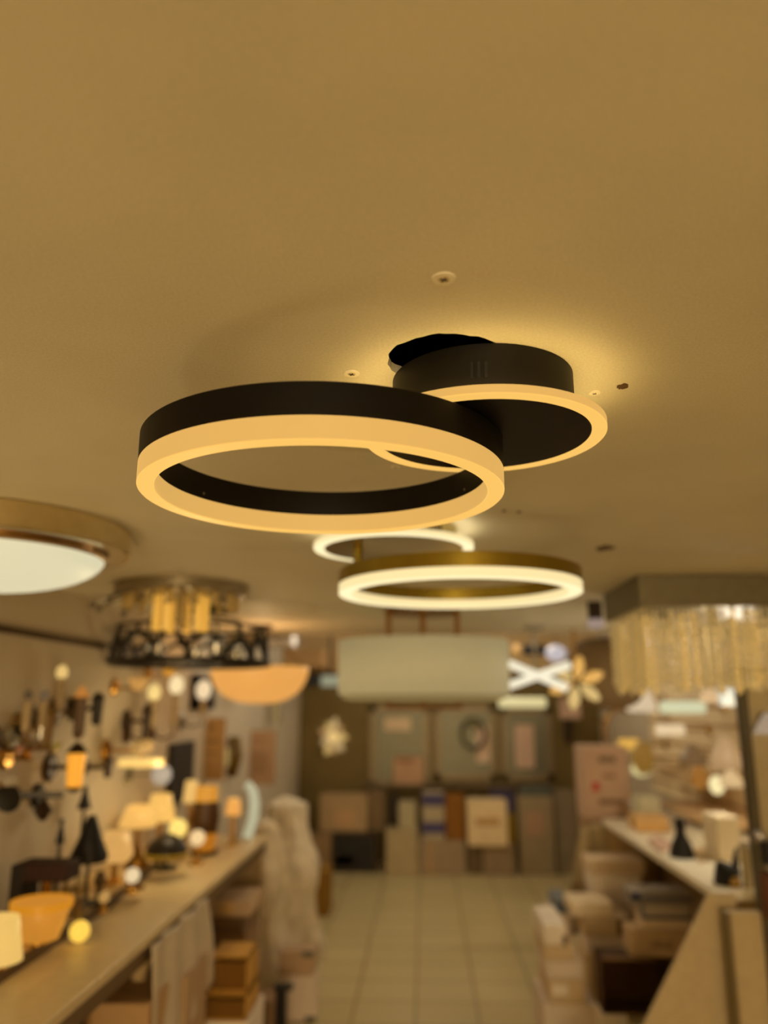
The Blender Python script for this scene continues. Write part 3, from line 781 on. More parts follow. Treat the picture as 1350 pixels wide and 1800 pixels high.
# ornaments in front of mirrors
def paper(pl, pr_, pt, pb, Y, label, col=(222, 190, 162)):
    a, b = W(pl, pt, y=Y), W(pr_, pb, y=Y)
    tag(MB().box(a.x, b.x, Y, Y+.003, b.z, a.z).build('price_sheet', mat(col, .7)), label, 'paper', 'paper sheets hung at the back')
paper(836, 861, 1277, 1340, BY-.0171, 'pinkish paper sheet taped to the middle mirror')
paper(904, 940, 1274, 1350, BY-.0171, 'pinkish paper sheet taped to the rightmost mirror', (206, 172, 146))
paper(676, 722, 1262, 1284, BY-.0171, 'pale paper strip taped across the leftmost mirror', (216, 188, 150))
# wreath-shaped ornament
c = W(832, 1290, y=8.68)
m = MB(); m.tube([(c.x+.12*math.cos(2*PI*i/28), 8.68+.012*math.sin(9*2*PI*i/28), c.z+.15*math.sin(2*PI*i/28)) for i in range(28)], .018, 8, True)
t = thing('ring_wall_lamp', 'dark ring-shaped wall lamp hung over the middle mirror', 'wall lamp', (c.x, 8.72, c.z-.17))
m.build('ring', mat((40, 34, 18), .5), t)
MB().ball((c.x, 8.68, c.z+.10), .05).build('globe', glow((110, 96, 50), .4), t)
MB().box(c.x-.02, c.x+.02, 8.68, BY-.014, c.z+.09, c.z+.13).build('wall_mount', mat((40, 34, 18), .5), t)
# leaf lamp
c = W(585, 1296, y=8.68)
t = thing('leaf_wall_lamp', 'pale glowing leaf-cluster wall lamp on the olive back wall', 'wall lamp', (c.x, BY, c.z))
MB().lathe([(0, 0), (.06, 0), (.06, .03), (0, .04)], (c.x, BY, c.z), 24, ROTX(PI/2)).build('wall_plate', BRASS, t)
rn = random.Random(5)
for i in range(9):
    a = 2*PI*i/9; rr = .085 if i % 2 else .11
    m = MB().lathe([(0, -.08), (.04, -.02), (.045, .02), (0, .08)], (c.x+rr*.8*math.cos(a), BY-.055-.01*(i % 3), c.z+rr*1.25*math.sin(a)), 10, ROTY(PI/2-a) @ Matrix.Diagonal(Vector((1, .3, 1))))
    m.build('leaf', glow(((226, 190, 116), (190, 150, 96), (208, 176, 120))[i % 3], .62), t)
MB().ball((c.x, BY-.05, c.z), .06, (1, .8, 1)).build('bulb', glow((240, 204, 130), .9), t)
# spot by the olive wall, lantern and lilac sign right
p = W(580, 1197, y=7.6)
t = thing('box_ceiling_light', 'dark box spotlight with a pale bluish lens left of the drum shade', 'spotlight', (p.x, 7.6, RZ))
MB().tube([(p.x, 7.6, RZ-.0005), (p.x, 7.6, p.z)], .012, 8).build('stem', BLACK, t)
q_ = W(540, 1192, y=7.6)
MB().box(q_.x-.14, p.x-.08, 7.55, 7.65, p.z-.05, p.z+.06).build('body', BLACK, t, bevel=.006)
MB().box(p.x-.08, p.x+.10, 7.55, 7.65, p.z-.05, p.z+.05).build('lens', glow((150, 152, 128), .8), t, bevel=.01)
p = W(1002, 1243, y=6.6)
t = thing('hanging_sign', 'lilac-white blank hanging card below the amber flower light', 'sign', (p.x, 6.6, p.z))
MB().box(p.x-.085, p.x+.085, 6.6, 6.61, p.z-.09, p.z+.07).build('card', mat((186, 156, 140), .6), t)
MB().tube([(p.x, 6.605, p.z+.069), (p.x, 6.605, RZ)], .003, 6).build('cord', STEEL, t)
p = W(1001, 1285, y=8.5)
t = thing('wall_lantern', 'small dark wall lantern right of the mirrors', 'wall lamp', (p.x, BY, p.z))
MB().box(p.x-.03, p.x+.03, 8.6, BY, p.z+.12, p.z+.16).build('arm', DARKB, t)
MB().lathe([(0, .14), (.07, .10), (.06, .09), (.045, -.1), (.03, -.13), (0, -.13)], (p.x, 8.58, p.z), 8).build('cage', mat((56, 38, 16), .5), t)

# ------------------------------------------------------------------ left wall and counter lamps
def onwall(px, py, off=0.0): return W(px, py, x=LX+off)
def wall_plate(m, y, z, r=.045, t_=.018): return m.lathe([(0, 0), (r, 0), (r, t_*.6), (r*.8, t_), (0, t_)], (LX, y, z), 24, AX)
SG = 'wall lamps on the left wall'

def candle_sconce(px, py, label, off=.1, h=.16, bulbcol=(226, 190, 116), k=.95, cup=STEEL, br=.020):
    p = onwall(px, py, off)
    t = thing('candle_sconce', label, 'wall lamp', (LX, p.y, p.z-h-.06), SG)
    wall_plate(MB(), p.y, p.z-h-.03).build('wall_plate', cup, t)
    MB().tube([(LX+.012, p.y, p.z-h-.03), (LX+off*.5, p.y, p.z-h-.06), (p.x, p.y, p.z-h-.04), (p.x, p.y, p.z-h)], .006, 8).build('arm', cup, t)
    MB().lathe([(0, p.z-h), (.014, p.z-h), (.014, p.z-.02), (0, p.z-.02)], (p.x, p.y, 0), 16).build('candle_tube', mat((170, 146, 104), .4), t)
    MB().ball((p.x, p.y, p.z), br, (1, 1, 1.3)).build('bulb', glow(bulbcol, k), t)
candle_sconce(109, 1182, 'candle sconce with a single round glowing bulb high on the left wall', h=.13)
candle_sconce(78, 1222, 'unlit chrome candle sconce left of the bright round bulb', h=.1, bulbcol=(140, 118, 90), k=.35, cup=CHROME, br=.014)  # unlit bulb, its pale tone put in as a weak glow
candle_sconce(50, 1222, 'unlit slim candle sconce, leftmost high on the left wall', h=.11, bulbcol=(110, 88, 60), k=.3, cup=BRONZE, br=.012)  # unlit bulb with a weak glow in place of reflected light
candle_sconce(271, 1217, 'candle sconce with a creamy bulb left of the two white bulbs', h=.15, off=.12, bulbcol=(240, 208, 130), cup=BRONZE, br=.030)
candle_sconce(310, 1204, 'candle sconce with a white bulb beside the orange cup shade', h=.2, off=.12, bulbcol=(246, 222, 170), cup=BRONZE, br=.036)
candle_sconce(358, 1213, 'candle sconce with a white bulb before the dark wall frame', h=.14, off=.12, bulbcol=(236, 212, 170), cup=STEEL, br=.042)

def lantern(px, pyt, pyb, wpx, label, body, shade=None, glass=None, off=.1):
    p = onwall(px, (pyt+pyb)/2, off); zt = W(px, pyt, y=p.y).z; zb = W(px, pyb, y=p.y).z
    r = wpx/F*p.y*.5
    t = thing('wall_lantern', label, 'wall lamp', (LX, p.y, zb), SG)
    H = zt-zb
    wall_plate(MB(), p.y, zb+H*.5, min(.05, H*.35)).build('wall_plate', body, t)
    MB().tube([(LX+.012, p.y, zb+H*.5), (p.x, p.y, zb+H*.5)], .008, 8).build('arm', body, t)
    MB().lathe([(0, zt), (r*.35, zt-H*.03), (r*1.1, zt-H*.22), (r*.95, zt-H*.22), (0, zt-H*.2)], (p.x, p.y, 0), 20).build('cap', shade or body, t)
    MB().lathe([(r*.9, zt-H*.22), (r*.75, zb+H*.12), (0, zb+H*.12), (0, zt-H*.2)], (p.x, p.y, 0), 8 if not glass else 20).build('glass_body', glass or body, t)
    MB().lathe([(0, zb), (r*.4, zb+H*.02), (r*.85, zb+H*.12), (0, zb+H*.13)], (p.x, p.y, 0), 20).build('foot', body, t)
lantern(141, 1205, 1300, 26, 'brown wall lantern with an orange-lit cap, left wall', mat((104, 78, 48), .5), glow((190, 124, 54), .85), None)
lantern(171, 1216, 1276, 24, 'dark slim wall lantern right of the orange-capped one', mat((40, 30, 14), .5))
lantern(133, 1304, 1394, 34, 'wall lantern with bright amber glass on the left wall', mat((52, 32, 12), .5), mat((48, 30, 14), .5), glow((246, 164, 50), 1.0))
lantern(80, 1240, 1320, 34, 'large dull brown wall lantern below the unlit candles', mat((128, 98, 50), .6), None, None)
lantern(190, 1330, 1368, 18, 'small brown oval wall lamp between amber lantern and glowing disc', mat((62, 38, 16), .5))
lantern(258, 1236, 1300, 20, 'dark twisted bracket lantern below the creamy bulb', mat((56, 38, 18), .5))
lantern(87, 1258, 1280, 16, 'tiny dark wall knob lamp left of the brown lanterns', mat((70, 50, 22), .5))

def cup_sconce(px, py, wpx, label, col, k, off=.11, up=True, hpx=None):
    p = onwall(px, py, off); r = wpx/F*p.y*.5; h = (hpx or wpx*.6)/F*p.y
    t = thing('cup_sconce', label, 'wall lamp', (LX, p.y, p.z-h/2), SG)
    wall_plate(MB(), p.y, p.z-h*.3, .035).build('wall_plate', BRASS, t)
    MB().tube([(LX+.012, p.y, p.z-h*.3), (p.x, p.y, p.z-h*.45)], .006, 8).build('arm', BRASS, t)
    s = 1 if up else -1
    MB().lathe([(0, -h/2*s), (r*.55, -h/2*s), (r, h/2*s)], (p.x, p.y, p.z), 28).build('shade', glow(col, k), t, solid=.003)
cup_sconce(243, 1202, 34, 'dim orange cup sconce left of the orange-and-white bulbs', (204, 150, 76), .8)
cup_sconce(297, 1180, 26, 'small amber cup sconce just under the black cage lamp', (214, 148, 50), .8)
cup_sconce(66, 1328, 26, 'faint beige cup sconce low on the left wall', (150, 116, 72), .5)
cup_sconce(15, 1372, 26, 'faint cream cup sconce at the far left of the wall', (160, 130, 84), .5)
cup_sconce(100, 1312, 16, 'tiny olive glass cup sconce left of the amber lantern', (150, 122, 50), .6, hpx=14)
cup_sconce(34, 1318, 14, 'tiny reddish glass cup sconce at the left of the wall', (150, 92, 54), .55, hpx=14)

# glowing disc wall lamp with chrome ball
p = onwall(248, 1341, .16)
t = thing('disc_wall_lamp', 'horizontal glowing disc wall lamp above the white fabric shades', 'wall lamp', (LX, p.y, p.z), SG)
wall_plate(MB(), p.y, p.z+.05).build('wall_plate', BRASS, t)
MB().tube([(LX+.01, p.y, p.z+.05), (p.x, p.y, p.z+.05), (p.x, p.y, p.z)], .007, 8).build('arm', BRASS, t)
MB().lathe([(0, .02), (.09, .016), (.095, -.012), (0, -.02)], (p.x, p.y, p.z), 36).build('disc', glow((250, 206, 116), 1.0), t)
for dz_, dy_ in ((.06, -.05), (.065, .06)):
    MB().ball((p.x, p.y+dy_*.9, p.z+dz_), .03).build('globe', glow((196, 152, 84), .7), t)
p = onwall(284, 1362, .16)
t = thing('globe_sconce', 'chrome ball wall lamp in front of the dark backboard', 'wall lamp', (LX, p.y, p.z), SG)
wall_plate(MB(), p.y, p.z).build('wall_plate', CHROME, t)
MB().tube([(LX+.01, p.y, p.z), (p.x, p.y, p.z)], .006, 8).build('arm', CHROME, t)
MB().ball((p.x, p.y, p.z), .045).build('globe', glow((190, 178, 160), .65), t)  # white highlight of the chrome ball put in as a glow
# dark backboard
a, b = onwall(296, 1304), onwall(328, 1412)
tag(MB().box(LX, LX+.03, a.y, b.y, W(310, 1408, x=LX).z, W(310, 1306, x=LX).z).build('backboard', mat((34, 26, 14), .6)), 'dark upright backboard on the left wall behind the chrome ball', 'board')
a, b = onwall(336, 1192), onwall(372, 1192)
t = thing('wall_frame', 'dark picture frame on the left wall behind the white bulb', 'frame', (LX, (a.y+b.y)/2, W(350, 1246, x=LX).z))
z0, z1 = W(354, 1246, x=LX).z, W(354, 1188, x=LX).z
m = MB(); w = .05
m.box(LX, LX+.03, a.y, b.y, z1-w, z1); m.box(LX, LX+.03, a.y, b.y, z0, z0+w); m.box(LX, LX+.03, a.y, a.y+w*2, z0, z1); m.box(LX, LX+.03, b.y-w*2, b.y, z0, z1)
m.build('frame', DARKB, t); MB().box(LX, LX+.012, a.y+w*2, b.y-w*2, z0+w, z1-w).build('picture', mat((96, 76, 48), .5), t)

# black spot sconce with cone head, far left
p = onwall(78, 1398, .03); h_ = onwall(18, 1400, .22)
t = thing('spot_sconce', 'black swing-arm wall spotlight with a cone head at far left', 'wall lamp', (LX, p.y, p.z), SG)
wall_plate(MB(), p.y, p.z, .04).build('wall_plate', BLACK, t)
hp = onwall(22, 1398, .10)
MB().tube([(LX+.01, p.y, p.z), (LX+.09, p.y-.005, p.z+.003), (hp.x, hp.y, hp.z)], .011, 10).build('arm', BLACK, t)
MB().lathe([(0, -.03), (.014, -.03), (.042, .03), (0, .018)], (hp.x, hp.y, hp.z), 24, ROTX(PI/2+.2)).build('cone_head', BLACK, t)
q_ = onwall(76, 1425, .05)
MB().lathe([(0, -.035), (.012, -.03), (.032, 0), (.012, .028), (0, .045)], (q_.x, q_.y, q_.z), 20).build('counterweight', DARKB, t)

# desk lamps with black cones
def cone_lamp(px, pyt, pyb, wpx, Y, base, label, col=BLACK, bell=False):
    a = W(px, pyt, y=Y); b = W(px, pyb, y=Y); r = wpx/F*Y*.52; H = a.z-b.z
    t = thing('cone_lamp', label, 'table lamp', (a.x, Y, base), 'cone-shaded table lamps on the left counter')
    MB().lathe([(0, base), (r*.8, base), (r*.8, base+.008), (.01, base+.016), (0, base+.016)], (a.x, Y, 0), 24).build('base', col, t)
    MB().tube([(a.x, Y, base+.01), (a.x, Y, b.z+H*.5)], .007, 8).build('stem', col, t)
    prof = [(.012, H), (.02, H*.86), (r*.62, H*.5), (r, H*.12), (r*.96, 0)] if bell else [(.008, H), (r*.28, H*.75), (r, 0)]
    MB().lathe(prof+[(prof[-1][0]-.004, .0)], (a.x, Y, b.z), 28).build('cone_shade', col, t, solid=.003)
cone_lamp(162, 1434, 1514, 58, 2.86, PZ, 'black bell-shaded table lamp standing tallest on the left counter', BLACK, True)
cone_lamp(151, 1382, 1421, 22, 3.08, PZ, 'small black cone lamp rising behind the black bell-shaded lamp', BLACK)
cone_lamp(109, 1440, 1482, 14, 2.80, PZ, 'narrow black cone lamp left of the black bell-shaded lamp', BLACK)

def shade_lamp(px, pyt, pyb, wt, wb, Y, base, label, col, k, foot=BRASS, group='lit table lamps on the left counter', inner=None, rim=None):
    a = W(px, pyt, y=Y); b = W(px, pyb, y=Y); rt, rb = wt/F*Y*.5, wb/F*Y*.5
    t = thing('table_lamp', label, 'table lamp', (a.x, Y, base), group)
    zb_ = max(b.z, base+.012)
    MB().lathe([(0, base), (rb*.55, base), (rb*.5, base+.012), (.012, base+.02), (.01, zb_+.03), (0, zb_+.03)], (a.x, Y, 0), 24).build('foot', foot, t)
    MB().lathe([(rt, a.z), (rb, zb_)], (a.x, Y, 0), 40).build('lamp_shade', glow(col, k), t, solid=.003)
    MB().ball((a.x, Y, zb_+.05), .022, (1, 1, 1.3)).build('bulb', glow((255, 210, 120), 1.4), t)
    if rim: MB().lathe([(rt+.002, a.z+.003), (rt+.002, a.z-(a.z-zb_)*.16), (rt-.002, a.z-(a.z-zb_)*.16), (rt-.002, a.z+.003)], (a.x, Y, 0), 40, closed=True).build('rim_band', glow(rim, k), t)
    return t
shade_lamp(74, 1584, 1684, 96, 60, 2.42, PZ, 'amber glass tumbler lamp with brighter rim at the lower left', (208, 138, 48), .85, rim=(214, 138, 28))
shade_lamp(-2, 1612, 1690, 62, 84, 2.20, PZ, 'cream lit lampshade at the left picture edge beside the amber tumbler', (232, 190, 104), .95)
shade_lamp(244, 1416, 1452, 36, 62, 3.55, PZ, 'lit cream fabric lampshade, lower left of two touching shades', (236, 182, 96), .95)
shade_lamp(284, 1396, 1442, 32, 50, 3.86, PZ, 'lit cream fabric lampshade, upper right of two touching shades', (240, 188, 98), .95)
shade_lamp(206, 1462, 1512, 38, 62, 3.18, PZ, 'lit pinkish-cream lampshade behind the black bell lamp', (218, 166, 92), .92)
shade_lamp(411, 1404, 1432, 20, 26, 5.05-.85, .90, 'small orange glowing shade lamp near the curved white lamp', (232, 164, 80), .95)
shade_lamp(337, 1372, 1410, 18, 26, 4.16, PZ, 'narrow creamy lit lampshade left of the amber-and-brown lantern', (234, 188, 108), .9)
# bulbs and balls on the counter
def ball_lamp(px, py, r, Y, base, label, col, k, foot=BRASS):
    p = W(px, py, y=Y); t = thing('globe_lamp', label, 'table lamp', (p.x, Y, base), 'globe table lamps on the left counter')
    MB().lathe([(0, base), (r*.9, base), (r*.8, base+.01), (.008, base+.018), (.008, p.z-r*.8), (0, p.z-r*.8)], (p.x, Y, 0), 20).build('foot', foot, t)
    MB().ball((p.x, Y, p.z), r).build('glass_globe', glow(col, k), t)
ball_lamp(140, 1637, .030, 2.52, PZ, 'small bright yellow globe lamp right of the amber tumbler', (255, 208, 84), 1.0)
ball_lamp(313, 1456, .042, 3.86-.05, PZ, 'yellow-white glowing globe lamp below the twin cream shades', (255, 222, 120), 1.0)
ball_lamp(347, 1473, .034, 3.74, .90, 'small white globe lamp under the amber-and-brown lantern', (236, 204, 150), .95)
ball_lamp(233, 1539, .026, 3.02, PZ, 'small white globe lamp beside the little gold stand', (232, 208, 164), .95)
ball_lamp(183, 1577, .018, 2.76, PZ, 'tiny dim cream globe lamp on the plinth front', (196, 152, 84), .75)
# amber/brown lantern on the counter
Y = 3.98; p = W(362, 1430, y=Y); zt = W(362, 1382, y=Y).z; zb = .90; r = .058
t = thing('table_lantern', 'brown table lantern with amber glowing top and base', 'table lamp', (p.x, Y, zb))
H = zt-zb
MB().lathe([(0, zb), (r*1.1, zb), (r*1.1, zb+H*.06), (0, zb+H*.06)], (p.x, Y, 0), 24).build('foot', DARKB, t)
MB().lathe([(r*.8, zb+H*.06), (r, zb+H*.32), (0, zb+H*.33), (0, zb+H*.06)], (p.x, Y, 0), 24).build('lower_glass', glow((190, 116, 26), .75), t)
MB().lathe([(r, zb+H*.32), (r*1.15, zb+H*.55), (r, zb+H*.78), (0, zb+H*.78), (0, zb+H*.32)], (p.x, Y, 0), 24).build('body', mat((72, 42, 6), .4), t)
MB().lathe([(r*.95, zb+H*.78), (r*.9, zt), (0, zt), (0, zb+H*.78)], (p.x, Y, 0), 24).build('upper_glass', glow((214, 146, 50), .85), t)
# black and yellow dome lamp
Y = 3.45; p = W(292, 1500, y=Y); r = .085
t = thing('dome_table_lamp', 'black dome table lamp lined in yellow on the left counter', 'table lamp', (p.x, Y, PZ))
zt = W(292, 1466, y=Y).z; zb = W(292, 1504, y=Y).z
MB().lathe([(0, PZ), (.05, PZ), (.05, PZ+.01), (.008, PZ+.015), (.008, zb+.03), (0, zb+.03)], (p.x, Y, 0), 20).build('foot', BLACK, t)
H = zt-zb
MB().lathe([(r*math.cos(a), zb+H*math.sin(a)) for a in (PI/2*i/9 for i in range(9))]+[(0, zt)], (p.x, Y, 0), 32).build('dome_shade', mat((28, 18, 8), .45), t, solid=.003)
MB().lathe([(r*1.01, zb-.004), (r*1.02, zb+H*.16), (r*.98, zb+H*.16), (r*.98, zb-.004)], (p.x, Y, 0), 32, closed=True).build('rim_band', glow((170, 124, 22), .5), t)
# little gold stand
Y = 3.1; p = W(241, 1515, y=Y)
t = thing('table_lamp', 'little gold cone table lamp between black bell and dome lamps', 'table lamp', (p.x, Y, PZ))
zt = W(241, 1482, y=Y).z; zb = W(241, 1524, y=Y).z
MB().lathe([(0, PZ), (.035, PZ), (.035, PZ+.008), (.006, PZ+.014), (.006, zb+.02), (0, zb+.02)], (p.x, Y, 0), 20).build('foot', DBRASS, t)
MB().lathe([(.006, zt), (.016, zb+(zt-zb)*.5), (.048, zb)], (p.x, Y, 0), 24).build('cone_shade', mat((140, 98, 28), .35, .7), t, solid=.003)
# dark brown box lamp
Y = 2.62; a, b = W(42, 1512, y=Y), W(128, 1546, y=Y)
t = thing('box_table_lamp', 'dark brown rectangular-shaded table lamp behind the amber tumbler', 'table lamp', ((a.x+b.x)/2, Y, PZ))
xm = (a.x+b.x)/2
MB().lathe([(0, PZ), (.05, PZ), (.05, PZ+.012), (.014, PZ+.02), (.014, b.z+.02), (0, b.z+.02)], (xm, Y, 0), 20).build('foot', DBRASS, t)
MB().box(a.x, b.x, Y-.05, Y+.05, b.z, a.z).build('rectangular_shade', mat((46, 18, 6), .7), t, bevel=.005)
MB().box(a.x-.012, a.x+.03, Y-.055, Y+.055, PZ, a.z-.005).build('side_panel', mat((22, 12, 4), .6), t, bevel=.003)
for k, pxx in enumerate((72, 112, 136)):
    pz = W(pxx, 1562, y=2.7)
    t = thing('candle_holder', ('pale candle holder below the brown box lamp, left of three', 'pale candle holder below the brown box lamp, middle of three', 'pale candle holder right of the brown box lamp, by the black bell lamp')[k], 'candle holder', (pz.x, 2.72, PZ), 'candle holders on the left plinth')
    MB().lathe([(0, PZ), (.022, PZ), (.02, PZ+.01), (.007, PZ+.02), (.007, pz.z-.02), (.016, pz.z), (0, pz.z)], (pz.x, 2.72, 0), 18).build('holder', mat((190, 168, 122), .3, .5), t)
    MB().lathe([(0, pz.z), (.011, pz.z), (.011, pz.z+.035), (0, pz.z+.04)], (pz.x, 2.72, 0), 14).build('candle', mat((206, 190, 150), .5), t)
for px, py, Y, s_, label in ((176, 1548, 2.86, .022, 'small grey egg-shaped ornament on the plinth, under the bell lamp'), (140, 1598, 2.55, .022, 'small dark knob-shaped ornament right of the amber tumbler')):
    p = W(px, py, y=Y)
    tag(MB().lathe([(0, PZ), (s_*.8, PZ), (s_*.5, PZ+.012), (s_*.5, p.z-s_), (s_, p.z), (s_*.5, p.z+s_*1.3), (0, p.z+s_*1.5)], (p.x, Y, 0), 20).build('knob_ornament', mat((96, 76, 46), .4)), label, 'ornament')
# cream cartons hung on left wall
a, b = W(330, 1262, y=5.0), W(391, 1372, y=5.0)
t = thing('display_board', 'cream printed display board facing the aisle above the left counter end', 'board', ((a.x+b.x)/2, 5.0, b.z))
MB().box(a.x, b.x, 5.0, 5.03, b.z, a.z).build('board', mat((182, 142, 88), .6), t)
MB().box(LX, a.x+.01, 5.005, 5.025, (a.z+b.z)/2-.03, (a.z+b.z)/2+.03).build('wall_bracket', STEEL, t)
for u0, u1, v0, v1 in ((.4, .75, .82, .87), (.2, .85, .60, .64), (.2, .85, .42, .45), (.2, .6, .2, .24)):
    MB().box(a.x+(b.x-a.x)*u0, a.x+(b.x-a.x)*u1, 4.998, 5.01, b.z+(a.z-b.z)*v0, b.z+(a.z-b.z)*v1).build('printed_line', mat((138, 106, 64), .6), t)
a, b = W(424, 1284, y=6.3), W(482, 1380, y=6.3)
t = thing('display_board', 'pinkish printed board beside the olive wall beyond the left counter', 'board', ((a.x+b.x)/2, 6.3, b.z))
MB().box(a.x, b.x, 6.3, 6.33, b.z, a.z).build('board', mat((176, 140, 104), .6), t)
MB().box(LX, a.x+.01, 6.305, 6.325, (a.z+b.z)/2-.03, (a.z+b.z)/2+.03).build('wall_bracket', STEEL, t)
for u0, u1, v0, v1 in ((.3, .8, .80, .86), (.2, .8, .2, .6)):
    MB().box(a.x+(b.x-a.x)*u0, a.x+(b.x-a.x)*u1, 6.298, 6.31, b.z+(a.z-b.z)*v0, b.z+(a.z-b.z)*v1).build('printed_patch', mat((160, 122, 88), .6), t)
x0, x1, zt = col_px(424, 482, 1384, 6.28)
# green-gold vase lamp between the two boards
p = W(410, 1335, y=5.6)
t = thing('vase_wall_lamp', 'cream and olive glass wall lamp between the two printed boards', 'wall lamp', (LX, 5.6, p.z), SG)
MB().tube([(LX, 5.6, p.z), (p.x, 5.6, p.z)], .01, 8).build('arm', DBRASS, t)
MB().lathe([(0, -.12), (.03, -.11), (.06, .02), (.04, .15), (0, .15)], (p.x, 5.6, p.z), 24).build('olive_glass', mat((104, 78, 14), .25), t)
MB().ball((p.x-.05, 5.58, p.z+.02), .05, (1, 1, 1.5)).build('cream_globe', glow((190, 160, 90), .7), t)
p = W(407, 1290, y=5.9)
t = thing('column_lamp', 'tall hanging amber-beige tube lamp above the cream glass wall lamp', 'wall lamp', (p.x, 5.9, p.z), SG)
MB().tube([(LX, 5.9, p.z+.06), (p.x, 5.9, p.z+.06)], .008, 8).build('arm', STEEL, t)
MB().tube([(p.x, 5.9, p.z-.09), (p.x, 5.9, p.z+.1)], .035, 16).build('tube', mat((170, 130, 70), .4), t)
p = W(484, 1250, y=6.9)
t = thing('column_lamp', 'pale grey hanging glass tube below the right end of orange bowl', 'ceiling light', (p.x, 6.9, RZ))
MB().tube([(p.x, 6.9, RZ-.0005), (p.x, 6.9, p.z+.05)], .004, 8).build('cord', STEEL, t)
MB().tube([(p.x, 6.9, p.z-.1), (p.x, 6.9, p.z+.09)], .045, 16).build('tube', mat((170, 158, 126), .2), t)
# curved white lamp at the end of the left counter
Y = 4.4
pts = [W(x, y, y=Y) for x, y in ((423, 1492), (436, 1468), (445, 1440), (448, 1412), (444, 1390), (434, 1376))]
t = thing('arc_lamp', 'curved bluish-white glowing arc lamp at the far end of left counter', 'table lamp', (pts[0].x, Y, .90))
MB().lathe([(0, .90), (.05, .90), (.05, .912), (0, .914)], (pts[0].x, Y, 0), 24).build('base', CHROME, t)
MB().tube([(pts[0].x, Y, .905)]+[tuple(p) for p in pts], [.018]+[.022, .026, .028, .028, .026, .02], 16).build('arc_tube', glow((186, 184, 152), .85), t)

# ------------------------------------------------------------------ right display
# pale slat board on the right wall
SY0, SY1 = 4.25, 6.75
zt = 1.93
t = thing('slat_board', 'cream slat display board on the right wall behind the lamps', 'board', (RX, (SY0+SY1)/2, .92))
MB().box(RX-.03, RX, SY0, SY1, .92, zt).build('panel', mat((234, 212, 172), .55), t)
for i in range(6):
    z = 1.0+.15*i; MB().box(RX-.04, RX-.029, SY0, SY1, z, z+.02).build('slat', mat((188, 156, 108), .5), t)
RW_ = 'lamps on the right display board'
SB = RX-.03
def onr(px, py, off): return W(px, py, x=SB-off)
# wall shelves
for (pa, pb, off, label, c) in (((1166, 1413), (1248, 1444), .28, 'cream wall shelf sloping toward the camera above right counter, lower of two', (232, 196, 146)),
                                ((1158, 1351), (1212, 1374), .24, 'cream wall shelf higher up the right display board', (206, 176, 130))):
    a = onr(*pa, off); b = onr(*pb, off); z = (a.z+b.z)/2
    t = thing('wall_shelf', label, 'shelf', (SB, (a.y+b.y)/2, z), 'shelves on the right display board')
    MB().box(SB-off, SB, min(a.y, b.y), max(a.y, b.y), z-.03, z+.012).build('board', mat(c, .5), t, bevel=.003)
    for yy in (min(a.y, b.y)+.1, max(a.y, b.y)-.12): MB().prism([(SB, z-.03), (SB-off*.6, z-.03), (SB, z-.12)], 'y', yy, yy+.02).build('bracket', CREAM, t)
def rshade(px, py, wpx, hpx, label, col, k, off=.18, kind='shade', shape=None):
    p = onr(px, py, off); r = wpx/F*p.y*.5; h = hpx/F*p.y
    t = thing('wall_lamp', label, 'wall lamp', (SB, p.y, p.z), RW_)
    MB().lathe([(0, 0), (.035, 0), (.03, .014), (0, .014)], (SB, p.y, p.z), 20, AXN).build('wall_plate', BRASS, t)
    MB().tube([(SB-.01, p.y, p.z), (p.x, p.y, p.z)], .007, 8).build('arm', BRASS, t)
    if shape == 'box':
        MB().box(p.x-r, p.x+r, p.y-.03, p.y+.03, p.z-h/2, p.z+h/2).build('diffuser', glow(col, k), t, bevel=min(h, r)*.2)
    elif shape == 'ball':
        MB().ball((p.x, p.y, p.z), r, (1, 1, h/2/r)).build('glass_globe', glow(col, k), t)
    elif shape == 'solid':
        MB().lathe([(0, -h/2), (r*.9, -h/2), (r, h/2), (0, h/2)], (p.x, p.y, p.z), 24).build('body', mat(col, .5), t)
    else:
        MB().lathe([(r*.25, h/2), (r*.5, h*.3), (r, -h*.1), (r, -h/2)], (p.x, p.y, p.z), 28).build('lamp_shade', glow(col, k), t, solid=.003)
rshade(1126, 1228, 46, 44, 'white bell-shaded wall lamp with beige neck under the crystal curtain', (222, 200, 166), .85)
rshade(1200, 1243, 74, 20, 'mint-white horizontal bar lamp under the crystal curtain', (206, 208, 170), .95, shape='box', off=.25)
rshade(1178, 1283, 46, 18, 'warm white short bar lamp below the mint bar lamp', (228, 202, 160), .95, shape='box', off=.25)
rshade(1277, 1225, 22, 30, 'bluish-white square lamp under the right of crystal curtain', (206, 204, 186), .95, shape='box', off=.3)
rshade(1248, 1222, 34, 24, 'pinkish-cream shade lamp left of the bluish-white square lamp', (220, 184, 136), .85, off=.3)
rshade(1304, 1224, 24, 24, 'peach shade lamp right of the bluish-white square lamp', (222, 186, 132), .85, off=.3)
rshade(1230, 1367, 26, 38, 'orange glass jar lamp in the middle of right display', (168, 112, 46), .7, shape='ball', off=.2)
rshade(1260, 1380, 24, 30, 'bright pale yellow bulb lamp right of the orange jar lamp', (246, 230, 172), 1.0, shape='ball', off=.2)
rshade(1285, 1368, 34, 26, 'cream shade lamp right of the pale yellow bulb lamp', (216, 184, 134), .8, off=.2)
rshade(1105, 1309, 34, 18, 'golden glowing bar lamp above the red-dotted carton', (222, 172, 76), .95, shape='box', off=.28)
rshade(1130, 1332, 36, 54, 'gold mesh cylinder lamp right of the golden bar lamp', (160, 118, 48), .6, shape='ball', off=.3)
rshade(1127, 1352, 32, 24, 'cream-yellow glowing oval lamp beside the red-dotted carton', (226, 212, 152), .95, shape='ball', off=.3)
